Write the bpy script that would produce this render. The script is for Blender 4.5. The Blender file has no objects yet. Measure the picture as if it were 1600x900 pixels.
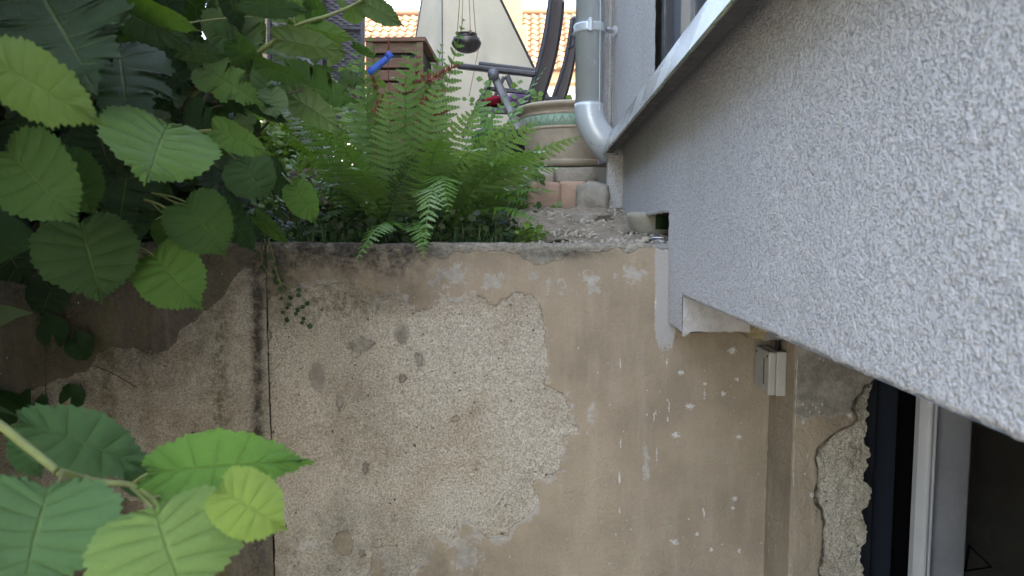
import bpy, bmesh, math, random
import numpy as np
from mathutils import Vector, Matrix, Euler

random.seed(7)
rng = np.random.default_rng(7)
SC = bpy.context.scene
COL = SC.collection
PI = math.pi
CZ = 1.60                      # eye height above the lower yard
FPX = 1600 * 24.0 / 36.0

# ------------------------------------------------------------------ camera
cd = bpy.data.cameras.new('camera'); cam = bpy.data.objects.new('camera', cd); COL.objects.link(cam)
cd.lens = 24.0; cd.sensor_width = 36.0; cd.clip_start = 0.02; cd.clip_end = 500
PITCH = math.atan(84 / FPX); YAW = math.atan(37 / FPX)
cam.location = (0, 0, CZ); cam.rotation_euler = (PI / 2 - PITCH, 0, YAW)
cd.dof.use_dof = True; cd.dof.focus_distance = 1.75; cd.dof.aperture_fstop = 9.0
SC.camera = cam
# ------------------------------------------------------------------ sky and sun
SUN_EL, SUN_AZ = math.radians(50), math.radians(112)     # azimuth clockwise from +Y: sun stands to the right, behind the house
w = bpy.data.worlds.new('World'); SC.world = w; w.use_nodes = True
nt = w.node_tree; bg = nt.nodes['Background']
sky = nt.nodes.new('ShaderNodeTexSky'); sky.sky_type = 'NISHITA'; sky.sun_disc = False
sky.sun_elevation = SUN_EL; sky.sun_rotation = SUN_AZ; sky.air_density = 1.0; sky.dust_density = 3.0; sky.ozone_density = 1.0
nt.links.new(sky.outputs[0], bg.inputs[0]); bg.inputs[1].default_value = 0.15
sd = bpy.data.lights.new('sun', 'SUN'); sun = bpy.data.objects.new('sun', sd); COL.objects.link(sun)
sd.energy = 2.0; sd.angle = math.radians(0.53); sd.color = (1.0, 0.94, 0.85)
sdir = Vector((math.sin(SUN_AZ) * math.cos(SUN_EL), math.cos(SUN_AZ) * math.cos(SUN_EL), math.sin(SUN_EL)))
sun.rotation_euler = sdir.to_track_quat('Z', 'Y').to_euler(); sun.location = (6, -3, 12)
SC.view_settings.view_transform = 'Standard'; SC.view_settings.look = 'None'
SC.view_settings.exposure = 3.75; SC.view_settings.use_white_balance = True; SC.view_settings.white_balance_temperature = 8200; SC.view_settings.white_balance_tint = 10; SC.view_settings.gamma = 1.0; SC.view_settings.use_curve_mapping = False
SC.render.engine = 'CYCLES'
SC.cycles.max_bounces = 8; SC.cycles.diffuse_bounces = 4; SC.cycles.transparent_max_bounces = 8
SC.cycles.use_denoising = True

# ------------------------------------------------------------------ picture point -> place at a real depth
RM = Euler(cam.rotation_euler).to_matrix(); RMN = np.array(RM)
CAMV = Vector((0, 0, CZ))
def at(px, py, Y):
    r = RM @ Vector(((px - 800) / FPX, (450 - py) / FPX, -1))
    return CAMV + r * (Y / r.y)
def W(x, y, dz): return Vector((x, y, CZ + dz))
def project(P):                # world points (N,3) -> photograph pixels, used to lay wear and painted shade out on the walls
    q = (P - np.array([0, 0, CZ])) @ RMN
    return 800 + FPX * q[:, 0] / -q[:, 2], 450 - FPX * q[:, 1] / -q[:, 2]

# ------------------------------------------------------------------ noise
def _hash(i, j, k, seed):
    n = (i * 374761393 + j * 668265263 + k * 2147483647 + seed * 974634777) & 0xffffffff
    n = ((n ^ (n >> 13)) * 1274126177) & 0xffffffff
    return ((n ^ (n >> 16)) & 0xffff) / 65535.0
def vnoise(P, scale, seed=0):
    p = P * scale; i = np.floor(p).astype(np.int64); f = p - i; f = f * f * f * (f * (f * 6 - 15) + 10)
    out = 0
    for dx in (0, 1):
        for dy in (0, 1):
            for dz in (0, 1):
                h = _hash(i[:, 0] + dx, i[:, 1] + dy, i[:, 2] + dz, seed)
                out = out + h * (f[:, 0] if dx else 1 - f[:, 0]) * (f[:, 1] if dy else 1 - f[:, 1]) * (f[:, 2] if dz else 1 - f[:, 2])
    return out * 2 - 1
def fbm(P, scale, oct=4, seed=0, gain=0.5):
    a, s, o = 1.0, scale, 0
    for k in range(oct):
        o = o + a * vnoise(P, s, seed + k); a *= gain; s *= 2.03
    return o

# ------------------------------------------------------------------ node helpers and materials
class NT:
    def __init__(s, name):
        s.m = bpy.data.materials.new(name); s.m.use_nodes = True; s.t = s.m.node_tree
        s.t.nodes.clear(); s.out = s.t.nodes.new('ShaderNodeOutputMaterial')
        s.tc = None
    def n(s, typ, **kw):
        nd = s.t.nodes.new('ShaderNode' + typ)
        for k, v in kw.items(): setattr(nd, k, v)
        return nd
    def put(s, sock, v):
        if isinstance(v, bpy.types.NodeSocket): s.t.links.new(v, sock)
        elif v is not None:
            if sock.type == 'RGBA' and len(v) == 3: v = (*v, 1)
            sock.default_value = v
    def obj(s):
        if not s.tc: s.tc = s.n('TexCoord')
        return s.tc.outputs['Object']
    def noise(s, scale, detail=4, rough=0.55, vec=None, dist=0.0):
        nd = s.n('TexNoise'); s.put(nd.inputs['Vector'], vec or s.obj()); nd.inputs['Scale'].default_value = scale
        nd.inputs['Detail'].default_value = detail; nd.inputs['Roughness'].default_value = rough; nd.inputs['Distortion'].default_value = dist
        return nd.outputs[0]
    def voro(s, scale, feature='F1', vec=None):
        nd = s.n('TexVoronoi', feature=feature); s.put(nd.inputs['Vector'], vec or s.obj()); nd.inputs['Scale'].default_value = scale
        return nd.outputs['Distance']
    def math(s, op, a, b=0.0, c=None, clamp=False):
        nd = s.n('Math', operation=op); nd.use_clamp = clamp
        s.put(nd.inputs[0], a); s.put(nd.inputs[1], b)
        if c is not None: s.put(nd.inputs[2], c)
        return nd.outputs[0]
    def ramp(s, v, lo, hi, a=0.0, b=1.0):
        nd = s.n('MapRange'); nd.clamp = True
        s.put(nd.inputs[0], v); nd.inputs[1].default_value = lo; nd.inputs[2].default_value = hi
        nd.inputs[3].default_value = a; nd.inputs[4].default_value = b
        return nd.outputs[0]
    def mix(s, f, a, b, blend='MIX'):
        nd = s.n('Mix', data_type='RGBA', blend_type=blend)
        s.put(nd.inputs[0], f); s.put(nd.inputs[6], a); s.put(nd.inputs[7], b)
        return nd.outputs[2]
    def attr(s, name):
        nd = s.n('Attribute'); nd.attribute_name = name; return nd.outputs['Fac']
    def scale(s, x, y, z):
        nd = s.n('Mapping'); s.put(nd.inputs[0], s.obj()); nd.inputs['Scale'].default_value = (x, y, z); return nd.outputs[0]
    def bump(s, h, dist, strength=1.0, normal=None):
        nd = s.n('Bump'); nd.inputs['Strength'].default_value = strength; nd.inputs['Distance'].default_value = dist
        s.put(nd.inputs['Height'], h); s.put(nd.inputs['Normal'], normal); return nd.outputs[0]
    def bsdf(s, col, rough=0.8, metal=0.0, normal=None, spec=0.4, **kw):
        b = s.n('BsdfPrincipled'); s.put(b.inputs['Base Color'], col); s.put(b.inputs['Roughness'], rough)
        b.inputs['Metallic'].default_value = metal; b.inputs['Specular IOR Level'].default_value = spec
        s.put(b.inputs['Normal'], normal)
        for k, v in kw.items(): s.put(b.inputs[k], v)
        return b.outputs[0]
    def done(s, surf): s.t.links.new(surf, s.out.inputs[0]); return s.m

def mat(name, c1, c2=None, scale=20, rough=0.7, metal=0.0, bscale=None, bdist=0.001, spec=0.4, stretch=None, detail=5):
    k = NT(name); c2 = c2 or tuple(x * 0.75 for x in c1)
    vec = k.scale(*stretch) if stretch else None
    nz = k.noise(scale, detail, 0.6, vec)
    col = k.mix(k.ramp(nz, 0.32, 0.68), c1, c2)
    nrm = k.bump(k.noise(bscale, 4, 0.6, vec), bdist) if bscale else None
    rg = k.ramp(k.noise(scale * 1.7, 3), 0.3, 0.7, max(0.05, rough - 0.1), min(1, rough + 0.1))
    return k.done(k.bsdf(col, rg, metal, nrm, spec))

def leaf_material(name, veins=True, trans=0.35, rough=0.45, hue=(1.0, 1.0, 1.0), bumpd=0.0019):
    k = NT(name)
    info = k.n('ObjectInfo'); c = info.outputs['Color']
    nz = k.noise(45, 4, 0.6)
    c = k.mix(k.ramp(nz, 0.3, 0.7, 0.0, 0.35), c, k.mix(1.0, c, (0.62, 0.72, 0.55), 'MULTIPLY'))
    c = k.mix(k.ramp(k.noise(160, 2, .5), .73, .77, 0, .5), c, (0.16, 0.12, 0.05))
    nrm = None
    if veins:
        uv = k.n('UVMap'); sp = k.n('SeparateXYZ'); k.t.links.new(uv.outputs[0], sp.inputs[0])
        au = k.math('ABSOLUTE', k.math('SUBTRACT', k.math('MULTIPLY', sp.outputs[0], 2.0), 1.0))
        fr = k.math('FRACT', k.math('MULTIPLY', sp.outputs[1], 8.0))
        dv = k.math('ABSOLUTE', k.math('SUBTRACT', fr, 0.5))                # 0.5 at a vein
        sec = k.ramp(dv, 0.455, 0.49)
        mid = k.ramp(au, 0.034, 0.012)
        vein = k.math('MAXIMUM', k.math('MULTIPLY', sec, k.ramp(au, 1.0, 0.3)), mid)
        c = k.mix(k.math('MULTIPLY', vein, 0.42), c, k.mix(0.5, c, (0.24, 0.34, 0.12)))
        cb = k.n('CombineXYZ'); k.t.links.new(k.math('MULTIPLY', au, 26.0), cb.inputs[0]); k.t.links.new(k.math('MULTIPLY', sp.outputs[1], 8.0), cb.inputs[1])
        ter = k.noise(1.6, 2, 0.5, cb.outputs[0])
        h = k.math('SUBTRACT', k.math('ADD', k.math('MULTIPLY', ter, 0.7), k.math('MULTIPLY', k.noise(320, 2), 0.35)), k.math('MULTIPLY', vein, 0.9))
        nrm = k.bump(h, bumpd)
    geo = k.n('NewGeometry')
    cback = k.mix(0.35, c, (0.20, 0.27, 0.15))
    cc = k.mix(geo.outputs['Backfacing'], c, cback)
    b = k.bsdf(cc, rough, 0.0, nrm, 0.34)
    tr = k.n('BsdfTranslucent'); k.t.links.new(k.mix(1.0, c, (1.55, 1.45, 0.45), 'MULTIPLY'), tr.inputs[0])
    ms = k.n('MixShader'); ms.inputs[0].default_value = trans
    k.t.links.new(b, ms.inputs[1]); k.t.links.new(tr.outputs[0], ms.inputs[2])
    return k.done(ms.outputs[0])

# old painted retaining wall: paint, bare coarse render, grey filler, dirt with painted shade, lime splashes; the layers follow attributes of the mesh
def wall_material(name, paint=(0.30, 0.245, 0.182), moss=0.0):
    k = NT(name)
    edge = k.math('MULTIPLY', k.math('SUBTRACT', k.noise(110, 4, 0.65), 0.5), 0.34)
    peel = k.ramp(k.math('ADD', k.attr('peel'), edge), -0.015, 0.015)
    grey = k.ramp(k.math('ADD', k.attr('grey'), k.math('MULTIPLY', k.math('SUBTRACT', k.noise(48, 6, 0.75), 0.5), 1.9)), 0.5, 0.56)
    stain_shade = k.attr('stain_shade'); lime = k.attr('lime'); top = k.attr('bare'); smear = k.attr('smear'); mossa = k.attr('moss')
    # painted layer
    big = k.noise(4.5, 5, 0.6); vst = k.noise(6, 4, 0.6, k.scale(6, 1, 0.9))
    pc = k.mix(k.ramp(big, 0.38, 0.64), paint, tuple(v * 0.72 for v in paint))
    pc = k.mix(k.ramp(vst, 0.5, 0.75, 0, 0.35), pc, (0.37, 0.32, 0.25))
    pc = k.mix(k.ramp(k.noise(260, 2), 0.62, 0.75, 0, 0.4), pc, (0.14, 0.10, 0.065))
    # bare render with sand grains
    g1 = k.noise(210, 3, 0.7); g2 = k.noise(420, 2, 0.6)
    rc = k.mix(k.ramp(g1, 0.36, 0.62), (0.36, 0.315, 0.25), (0.68, 0.63, 0.54))
    rc = k.mix(k.ramp(g2, 0.58, 0.72, 0, 0.65), rc, (0.70, 0.65, 0.56))
    rc = k.mix(k.ramp(g2, 0.36, 0.28, 0, 0.6), rc, (0.075, 0.06, 0.05))
    vs = k.voro(38); rc = k.mix(k.math('MULTIPLY', k.ramp(vs, 0.13, 0.07, 0, 0.9), k.ramp(k.noise(50, 2), .45, .6)), rc, (0.06, 0.05, 0.045))
    rc = k.mix(k.ramp(k.noise(5, 5, 0.65), 0.46, 0.68, 0, 0.55), rc, k.mix(1.0, rc, (0.62, 0.52, 0.42), 'MULTIPLY'))
    gc = k.mix(k.ramp(k.noise(60, 4), 0.3, 0.7), (0.37, 0.345, 0.305), (0.265, 0.245, 0.215))
    c = k.mix(grey, pc, gc)
    c = k.mix(peel, c, rc)
    tb = k.ramp(k.math('ADD', top, k.math('MULTIPLY', k.math('SUBTRACT', k.noise(55, 4, 0.7), 0.5), 0.8)), 0.47, 0.55)
    tc = k.mix(k.ramp(k.noise(90, 4, 0.7), 0.3, 0.7), (0.45, 0.42, 0.35), (0.19, 0.17, 0.14))
    c = k.mix(tb, c, tc)
    sm = k.ramp(k.math('ADD', smear, k.math('MULTIPLY', k.math('SUBTRACT', k.noise(130, 3), 0.5), 0.7)), 0.45, 0.6, 0, 0.85)
    c = k.mix(sm, c, (0.33, 0.325, 0.325))
    stn = k.math('MULTIPLY', stain_shade, k.ramp(k.noise(26, 6, 0.75), 0.36, 0.60, 0.45, 1.15), clamp=True)
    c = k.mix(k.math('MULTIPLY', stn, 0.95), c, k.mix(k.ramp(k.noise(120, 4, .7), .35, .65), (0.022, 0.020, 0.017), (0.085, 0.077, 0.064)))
    crack_shadow = k.math('MULTIPLY', k.ramp(k.math('ABSOLUTE', k.math('ADD', k.attr('peel'), edge)), 0.035, 0.005), k.ramp(k.noise(16, 3), .42, .56))  # lip shadow painted along the peel edges, with some cracks
    c = k.mix(k.math('MULTIPLY', crack_shadow, 0.7), c, (0.05, 0.04, 0.03))
    mo = k.math('MULTIPLY', mossa, k.ramp(k.noise(60, 5, 0.7), 0.38, 0.62))
    c = k.mix(k.math('MULTIPLY', mo, 0.75), c, (0.085, 0.08, 0.028))
    sp = k.math('MULTIPLY', k.ramp(k.voro(55, vec=k.scale(1.0, 1, 0.55)), 0.10, 0.07), k.ramp(k.noise(9, 2), 0.58, 0.64))
    lm = k.math('MAXIMUM', k.ramp(k.math('ADD', lime, k.math('MULTIPLY', k.math('SUBTRACT', k.noise(240, 3, 0.7), 0.5), 2.2)), 0.5, 0.7), k.math('MULTIPLY', sp, k.math('SUBTRACT', 1.0, peel)))
    c = k.mix(k.math('MULTIPLY', lm, 0.62), c, (0.56, 0.555, 0.55))
    # relief
    hp = k.math('MULTIPLY', k.noise(190, 3, 0.6), 0.45)
    hr = k.math('ADD', g1, k.math('MULTIPLY', g2, 0.5))
    hr = k.math('SUBTRACT', hr, k.ramp(vs, 0.15, 0.08, 0, 0.8))
    h = k.n('Mix', data_type='FLOAT'); k.put(h.inputs[0], k.math('MAXIMUM', peel, tb)); k.put(h.inputs[2], hp); k.put(h.inputs[3], hr)
    h2 = k.math('SUBTRACT', h.outputs[0], k.math('MULTIPLY', peel, 0.5))
    nrm = k.bump(h2, 0.0065)
    return k.done(k.bsdf(c, 0.92, 0, nrm, 0.2))

def facade_material(name, base=(0.53, 0.523, 0.527), dark=(0.29, 0.284, 0.28), sc=350, dist=0.0015):
    k = NT(name)
    wv = k.n('VectorMath', operation='ADD'); k.put(wv.inputs[0], k.obj()); nv = k.n('TexNoise'); k.put(nv.inputs['Vector'], k.obj()); nv.inputs['Scale'].default_value = sc * .7
    sv = k.n('VectorMath', operation='SCALE'); k.t.links.new(nv.outputs[1], sv.inputs[0]); sv.inputs['Scale'].default_value = .004; k.t.links.new(sv.outputs[0], wv.inputs[1])
    vo = k.n('TexVoronoi', feature='SMOOTH_F1'); k.t.links.new(wv.outputs[0], vo.inputs['Vector']); vo.inputs['Scale'].default_value = sc * 1.05; vo.inputs['Smoothness'].default_value = .35
    a = k.math('SUBTRACT', 0.95, k.math('MULTIPLY', vo.outputs['Distance'], k.ramp(k.noise(sc * .45, 2), .3, .7, .7, 1.5))); b = k.noise(sc * 2.2, 2, 0.5); big = k.noise(3, 4, 0.6)
    c = k.mix(k.ramp(a, 0.42, 0.22, 0, 0.8), base, dark)  # pit shade between the grains put into the colour
    c = k.mix(k.ramp(big, 0.4, 0.75, 0, 0.25), c, tuple(v * 0.86 for v in base))
    c = k.mix(k.ramp(k.noise(90, 2), 0.70, 0.76, 0, 0.6), c, (0.16, 0.155, 0.15))
    c = k.mix(k.math('MULTIPLY', k.ramp(k.noise(9, 4, .6, k.scale(1, 1, .12)), .52, .75, 0, .30), k.ramp(k.noise(2.5, 3), .4, .65)), c, (0.30, 0.285, 0.26))
    nrm = k.bump(k.math('ADD', a, k.math('MULTIPLY', b, 0.45)), dist)
    return k.done(k.bsdf(c, 0.9, 0, nrm, 0.25))

M = {}
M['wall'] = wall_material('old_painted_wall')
M['wall_left'] = wall_material('old_shaded_wall', paint=(0.125, 0.105, 0.082))  # darker copy of the wall paint, hazel shade put into its colour
M['facade'] = facade_material('grey_render')
M['facade_up'] = facade_material('pale_render', (0.56, 0.55, 0.545), (0.38, 0.37, 0.36), 260, 0.003)
M['plaster_grey'] = mat('rough_grey_plaster', (0.25, 0.24, 0.23), (0.16, 0.15, 0.145), 60, 0.95, 0, 160, 0.004, 0.2)
M['plaster_pale'] = mat('pale_grey_plaster', (0.40, 0.39, 0.38), (0.32, 0.31, 0.30), 50, 0.95, 0, 220, 0.0022, 0.2)
M['hack'] = mat('hacked_plaster', (0.34, 0.315, 0.285), (0.23, 0.21, 0.185), 35, 0.95, 0, 120, 0.006, 0.2)
M['foam'] = mat('crumbled_foam', (0.30, 0.245, 0.14), (0.14, 0.11, 0.065), 60, 0.9, 0, 150, 0.004, 0.2)
M['alu'] = mat('dull_aluminium', (0.44, 0.445, 0.455), (0.36, 0.365, 0.37), 4, 0.26, 0.9, 300, 0.00005, 0.5)
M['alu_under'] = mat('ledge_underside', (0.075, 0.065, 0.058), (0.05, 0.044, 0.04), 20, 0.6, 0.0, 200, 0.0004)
M['zinc'] = mat('zinc', (0.42, 0.47, 0.50), (0.50, 0.55, 0.58), 14, 0.36, 0.2, 60, 0.0004, 0.5, (1, 1, 0.25))
M['anthracite'] = mat('anthracite_frame', (0.014, 0.017, 0.023), (0.011, 0.013, 0.018), 20, 0.4, 0, None)
M['black'] = mat('black_seal', (0.012, 0.012, 0.014), None, 30, 0.5)
M['white_pvc'] = mat('white_frame', (0.46, 0.47, 0.49), (0.41, 0.42, 0.44), 12, 0.35, 0, None)
M['white_wall'] = mat('whitewashed_reveal', (0.21, 0.215, 0.235), (0.17, 0.175, 0.19), 10, 0.9, 0, 60, 0.002, 0.2)
M['dark_room'] = mat('dark_room', (0.006, 0.006, 0.007), None, 8, 0.95, spec=0.0)
M['box_grey'] = mat('box_plastic', (0.34, 0.335, 0.31), (0.29, 0.285, 0.26), 30, 0.5, 0, 200, 0.0003)
M['cable'] = mat('black_cable', (0.02, 0.02, 0.02), None, 30, 0.55)
M['terracotta'] = mat('weathered_clay', (0.42, 0.35, 0.27), (0.33, 0.275, 0.21), 22, 0.85, 0, 200, 0.001, 0.25)
M['glaze'] = mat('green_glaze', (0.20, 0.36, 0.27), (0.27, 0.40, 0.31), 35, 0.6, 0, 150, 0.0008)
M['bronze'] = mat('dark_bronze', (0.115, 0.108, 0.105), (0.06, 0.057, 0.055), 25, 0.38, 0.75, 90, 0.0006)
M['cord'] = mat('cord', (0.26, 0.19, 0.10), None, 60, 0.8)
M['chair_metal'] = mat('charcoal_metal', (0.055, 0.055, 0.065), (0.045, 0.045, 0.052), 30, 0.42, 0.2)
M['sling'] = mat('grey_sling', (0.15, 0.12, 0.115), (0.12, 0.10, 0.098), 90, 0.75, 0, 900, 0.0004, 0.2)
M['silver'] = mat('grey_arm_metal', (0.17, 0.175, 0.20), None, 20, 0.4, 0.3)
M['canvas'] = mat('cream_canvas', (0.56, 0.515, 0.41), (0.48, 0.44, 0.35), 3.5, 0.9, 0, 500, 0.0006, 0.1)
M['wicker'] = mat('wicker', (0.16, 0.155, 0.175), (0.105, 0.10, 0.12), 60, 0.5)
M['wood'] = mat('brown_planks', (0.21, 0.125, 0.085), (0.14, 0.08, 0.055), 12, 0.75, 0, 60, 0.001, 0.3, (1, 1, 8))
M['blue'] = mat('blue_ribbon', (0.04, 0.13, 0.56), (0.035, 0.11, 0.47), 30, 0.5)
M['ink'] = mat('ink', (0.015, 0.025, 0.08), None, 30, 0.6)
M['red_cloth'] = mat('red_cloth', (0.38, 0.025, 0.05), (0.26, 0.018, 0.04), 30, 0.9, 0, 300, 0.001, 0.1)
M['violet_cloth'] = mat('violet_cloth', (0.16, 0.07, 0.24), (0.30, 0.20, 0.36), 40, 0.9, 0, 300, 0.001, 0.1)
M['post'] = mat('grey_blue_post', (0.36, 0.39, 0.45), (0.31, 0.34, 0.40), 10, 0.45, 0.3)
M['dark_post'] = mat('dark_post', (0.07, 0.075, 0.085), None, 10, 0.6)
M['soil'] = mat('soil', (0.10, 0.075, 0.05), (0.05, 0.038, 0.027), 30, 1.0, 0, 90, 0.01, 0.1)
M['sandstone'] = mat('pink_sandstone', (0.40, 0.26, 0.19), (0.33, 0.24, 0.18), 18, 0.95, 0, 90, 0.003, 0.15)
M['concrete'] = mat('broken_concrete', (0.31, 0.28, 0.235), (0.19, 0.17, 0.14), 22, 0.95, 0, 110, 0.004, 0.15)
M['rubble'] = mat('rubble', (0.27, 0.225, 0.17), (0.15, 0.12, 0.09), 40, 0.95, 0, 130, 0.006, 0.1)
M['gravel'] = mat('gravel', (0.42, 0.38, 0.31), (0.20, 0.165, 0.13), 60, 0.95)
M['limestone'] = mat('pale_stone', (0.40, 0.37, 0.31), (0.29, 0.26, 0.21), 22, 0.95, 0, 90, 0.003, 0.15)
M['paving'] = mat('terrace_paving', (0.33, 0.30, 0.26), (0.26, 0.235, 0.20), 6, 0.9, 0, 80, 0.002)
M['yard'] = mat('yard_ground', (0.36, 0.345, 0.32), (0.28, 0.265, 0.24), 3, 0.9, 0, 80, 0.002)
M['tile'] = mat('clay_tile', (0.21, 0.115, 0.072), (0.16, 0.085, 0.055), 3.0, 0.85, 0, 30, 0.004, 0.2)
M['cream_wall'] = mat('cream_house_wall', (0.68, 0.62, 0.50), (0.62, 0.56, 0.45), 4, 0.9)
M['chimney_plaster'] = mat('chimney_plaster', (0.23, 0.185, 0.11), (0.19, 0.15, 0.09), 4, 0.9)
M['white_house'] = mat('white_house_wall', (0.75, 0.74, 0.70), (0.70, 0.69, 0.65), 4, 0.9)
M['eave'] = mat('eave_board', (0.33, 0.23, 0.14), None, 6, 0.8)
M['black_pot'] = mat('black_pot', (0.035, 0.037, 0.042), None, 60, 0.7, 0, 120, 0.004)
M['bark'] = mat('hazel_bark', (0.085, 0.065, 0.045), (0.05, 0.04, 0.03), 40, 0.9, 0, 120, 0.002, 0.2)
M['twig'] = mat('green_twig', (0.16, 0.20, 0.06), (0.12, 0.13, 0.05), 40, 0.6, 0, 200, 0.0006)
M['plume'] = mat('dried_plume', (0.26, 0.07, 0.045), (0.17, 0.06, 0.04), 80, 0.9)
M['steel'] = mat('grey_steel', (0.45, 0.47, 0.50), (0.30, 0.31, 0.33), 60, 0.35, 0.9)
M['pale_pot'] = mat('pale_glaze', (0.36, 0.335, 0.28), (0.28, 0.26, 0.21), 30, 0.5)
M['dark_green'] = mat('dark_green_patch', (0.018, 0.05, 0.022), None, 20, 0.35)
M['brick_dark'] = mat('brown_cavity', (0.085, 0.05, 0.03), (0.05, 0.033, 0.022), 50, 1.0, 0, 120, 0.004, 0.1)
M['hazel'] = leaf_material('hazel_leaf', trans=0.30, rough=0.38)
M['foliage'] = leaf_material('small_leaf', veins=False, trans=0.3, rough=0.5)
M['frond'] = leaf_material('fern_leaf', veins=False, trans=0.28, rough=0.34)

k = NT('window_pane')
M['pane'] = k.done(k.bsdf((0.10, 0.125, 0.16), 0.08, 0.0, None, 0.6))
k = NT('dark_glass')
M['dark_glass'] = k.done(k.bsdf((0.02, 0.024, 0.033), 0.12, 0.0, None, 0.5))

# ------------------------------------------------------------------ mesh helpers
class MB:
    def __init__(s): s.v = []; s.f = []; s.uv = None
    def quad(s, a, b, c, d):
        i = len(s.v); s.v += [tuple(a), tuple(b), tuple(c), tuple(d)]; s.f.append((i, i + 1, i + 2, i + 3)); return s
    def box(s, x0, x1, y0, y1, z0, z1):
        i = len(s.v)
        s.v += [(x0, y0, z0), (x1, y0, z0), (x1, y1, z0), (x0, y1, z0), (x0, y0, z1), (x1, y0, z1), (x1, y1, z1), (x0, y1, z1)]
        s.f += [tuple(i + q for q in f) for f in ((3, 2, 1, 0), (4, 5, 6, 7), (0, 1, 5, 4), (1, 2, 6, 5), (2, 3, 7, 6), (3, 0, 4, 7))]; return s
    def hexa(s, pts):          # 8 corners: bottom ring then top ring
        i = len(s.v); s.v += [tuple(p) for p in pts]
        s.f += [tuple(i + q for q in f) for f in ((3, 2, 1, 0), (4, 5, 6, 7), (0, 1, 5, 4), (1, 2, 6, 5), (2, 3, 7, 6), (3, 0, 4, 7))]; return s
    def bar(s, a, b, wx, wz, up=(0, 0, 1)):
        a, b = Vector(a), Vector(b); t = (b - a).normalized(); u = Vector(up)
        x = t.cross(u)
        if x.length < 1e-4: x = t.cross(Vector((1, 0, 0)))
        x.normalize(); z = x.cross(t); x = x * (wx / 2); z = z * (wz / 2)
        return s.hexa([a - x - z, a + x - z, b + x - z, b - x - z, a - x + z, a + x + z, b + x + z, b - x + z])
    def tube(s, path, rad, n=8, cap=True):
        path = [Vector(p) for p in path]; m = len(path)
        rads = rad if isinstance(rad, (list, tuple)) else [rad] * m
        base = len(s.v); ref = None
        for k, p in enumerate(path):
            t = (path[min(k + 1, m - 1)] - path[max(k - 1, 0)]).normalized()
            if ref is None:
                ref = t.cross(Vector((0, 0, 1)))
                if ref.length < 1e-3: ref = t.cross(Vector((1, 0, 0)))
            ref = (ref - t * ref.dot(t)).normalized(); b = t.cross(ref)
            for q in range(n):
                a = 2 * PI * q / n
                s.v.append(tuple(p + (ref * math.cos(a) + b * math.sin(a)) * rads[k]))
        for k in range(m - 1):
            for q in range(n):
                s.f.append((base + k * n + q, base + k * n + (q + 1) % n, base + (k + 1) * n + (q + 1) % n, base + (k + 1) * n + q))
        if cap:
            s.f.append(tuple(base + q for q in reversed(range(n)))); s.f.append(tuple(base + (m - 1) * n + q for q in range(n)))
        return s
    def lathe(s, prof, c, n=40):
        base = len(s.v); m = len(prof)
        for r, z in prof:
            for q in range(n):
                a = 2 * PI * q / n; s.v.append((c[0] + r * math.cos(a), c[1] + r * math.sin(a), c[2] + z))
        for k in range(m - 1):
            for q in range(n):
                s.f.append((base + k * n + q, base + k * n + (q + 1) % n, base + (k + 1) * n + (q + 1) % n, base + (k + 1) * n + q))
        return s
    def grid(s, P, nu, nv):    # P (nu*nv,3)
        base = len(s.v); s.v += [tuple(p) for p in P.tolist()]
        for a in range(nu - 1):
            for b in range(nv - 1):
                i = base + a * nv + b; s.f.append((i, i + nv, i + nv + 1, i + 1))
        return s
    def mesh(s, name):
        me = bpy.data.meshes.new(name); me.from_pydata(s.v, [], s.f); me.update(); return me
    def build(s, name, m, parent=None, smooth=False, bevel=0.0, seg=2, kind=None):
        me = s.mesh(name); return link(name, me, m, parent, smooth, bevel, seg, kind)

def attach(o, parent):
    if parent is not None:
        o.parent = parent; o.matrix_parent_inverse = Matrix.Translation(parent_world(parent)).inverted()
def parent_world(p):
    return p.location.copy() if p.parent is None else p.location.copy()
def link(name, me, m, parent=None, smooth=False, bevel=0.0, seg=2, kind=None):
    o = bpy.data.objects.new(name, me); COL.objects.link(o)
    if m is not None and not me.materials: me.materials.append(M[m] if isinstance(m, str) else m)
    if smooth: me.polygons.foreach_set('use_smooth', [True] * len(me.polygons))
    if bevel > 0:
        b = o.modifiers.new('bevel', 'BEVEL'); b.width = bevel; b.segments = seg; b.limit_method = 'ANGLE'; b.angle_limit = math.radians(40)
    attach(o, parent)
    if kind: o['kind'] = kind
    return o
def empty(name, loc):
    o = bpy.data.objects.new(name, None); COL.objects.link(o); o.location = loc; o.empty_display_size = 0.05; return o
def tag(o, label, cat, group=None, kind=None):
    o['label'] = label; o['category'] = cat
    if group: o['group'] = group
    if kind: o['kind'] = kind
    return o
def put_attr(me, name, arr):
    a = me.attributes.new(name, 'FLOAT', 'POINT'); a.data.foreach_set('value', np.asarray(arr, dtype=np.float32))
def rock(name, m, c, size, seed, parent=None, rot=0.0, amp=0.12, cuts=4, boxy=0.65):
    bm = bmesh.new(); bmesh.ops.create_cube(bm, size=2.0); bmesh.ops.subdivide_edges(bm, edges=bm.edges[:], cuts=cuts, use_grid_fill=True)
    P = np.array([v.co[:] for v in bm.verts]); nrm = P / np.linalg.norm(P, axis=1, keepdims=True)
    P = P * boxy + nrm * (1 - boxy) * 1.15
    d = fbm(P + seed * 3.1, 0.9, 4, seed); P = P + nrm * (d[:, None] * amp)
    P = P * (np.array(size) / 2)
    cr, sr = math.cos(rot), math.sin(rot)
    P = np.stack([P[:, 0] * cr - P[:, 1] * sr, P[:, 0] * sr + P[:, 1] * cr, P[:, 2]], 1) + np.array(c)
    for v, p in zip(bm.verts, P): v.co = p
    me = bpy.data.meshes.new(name); bm.to_mesh(me); bm.free()
    return link(name, me, m, parent, True)

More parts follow.
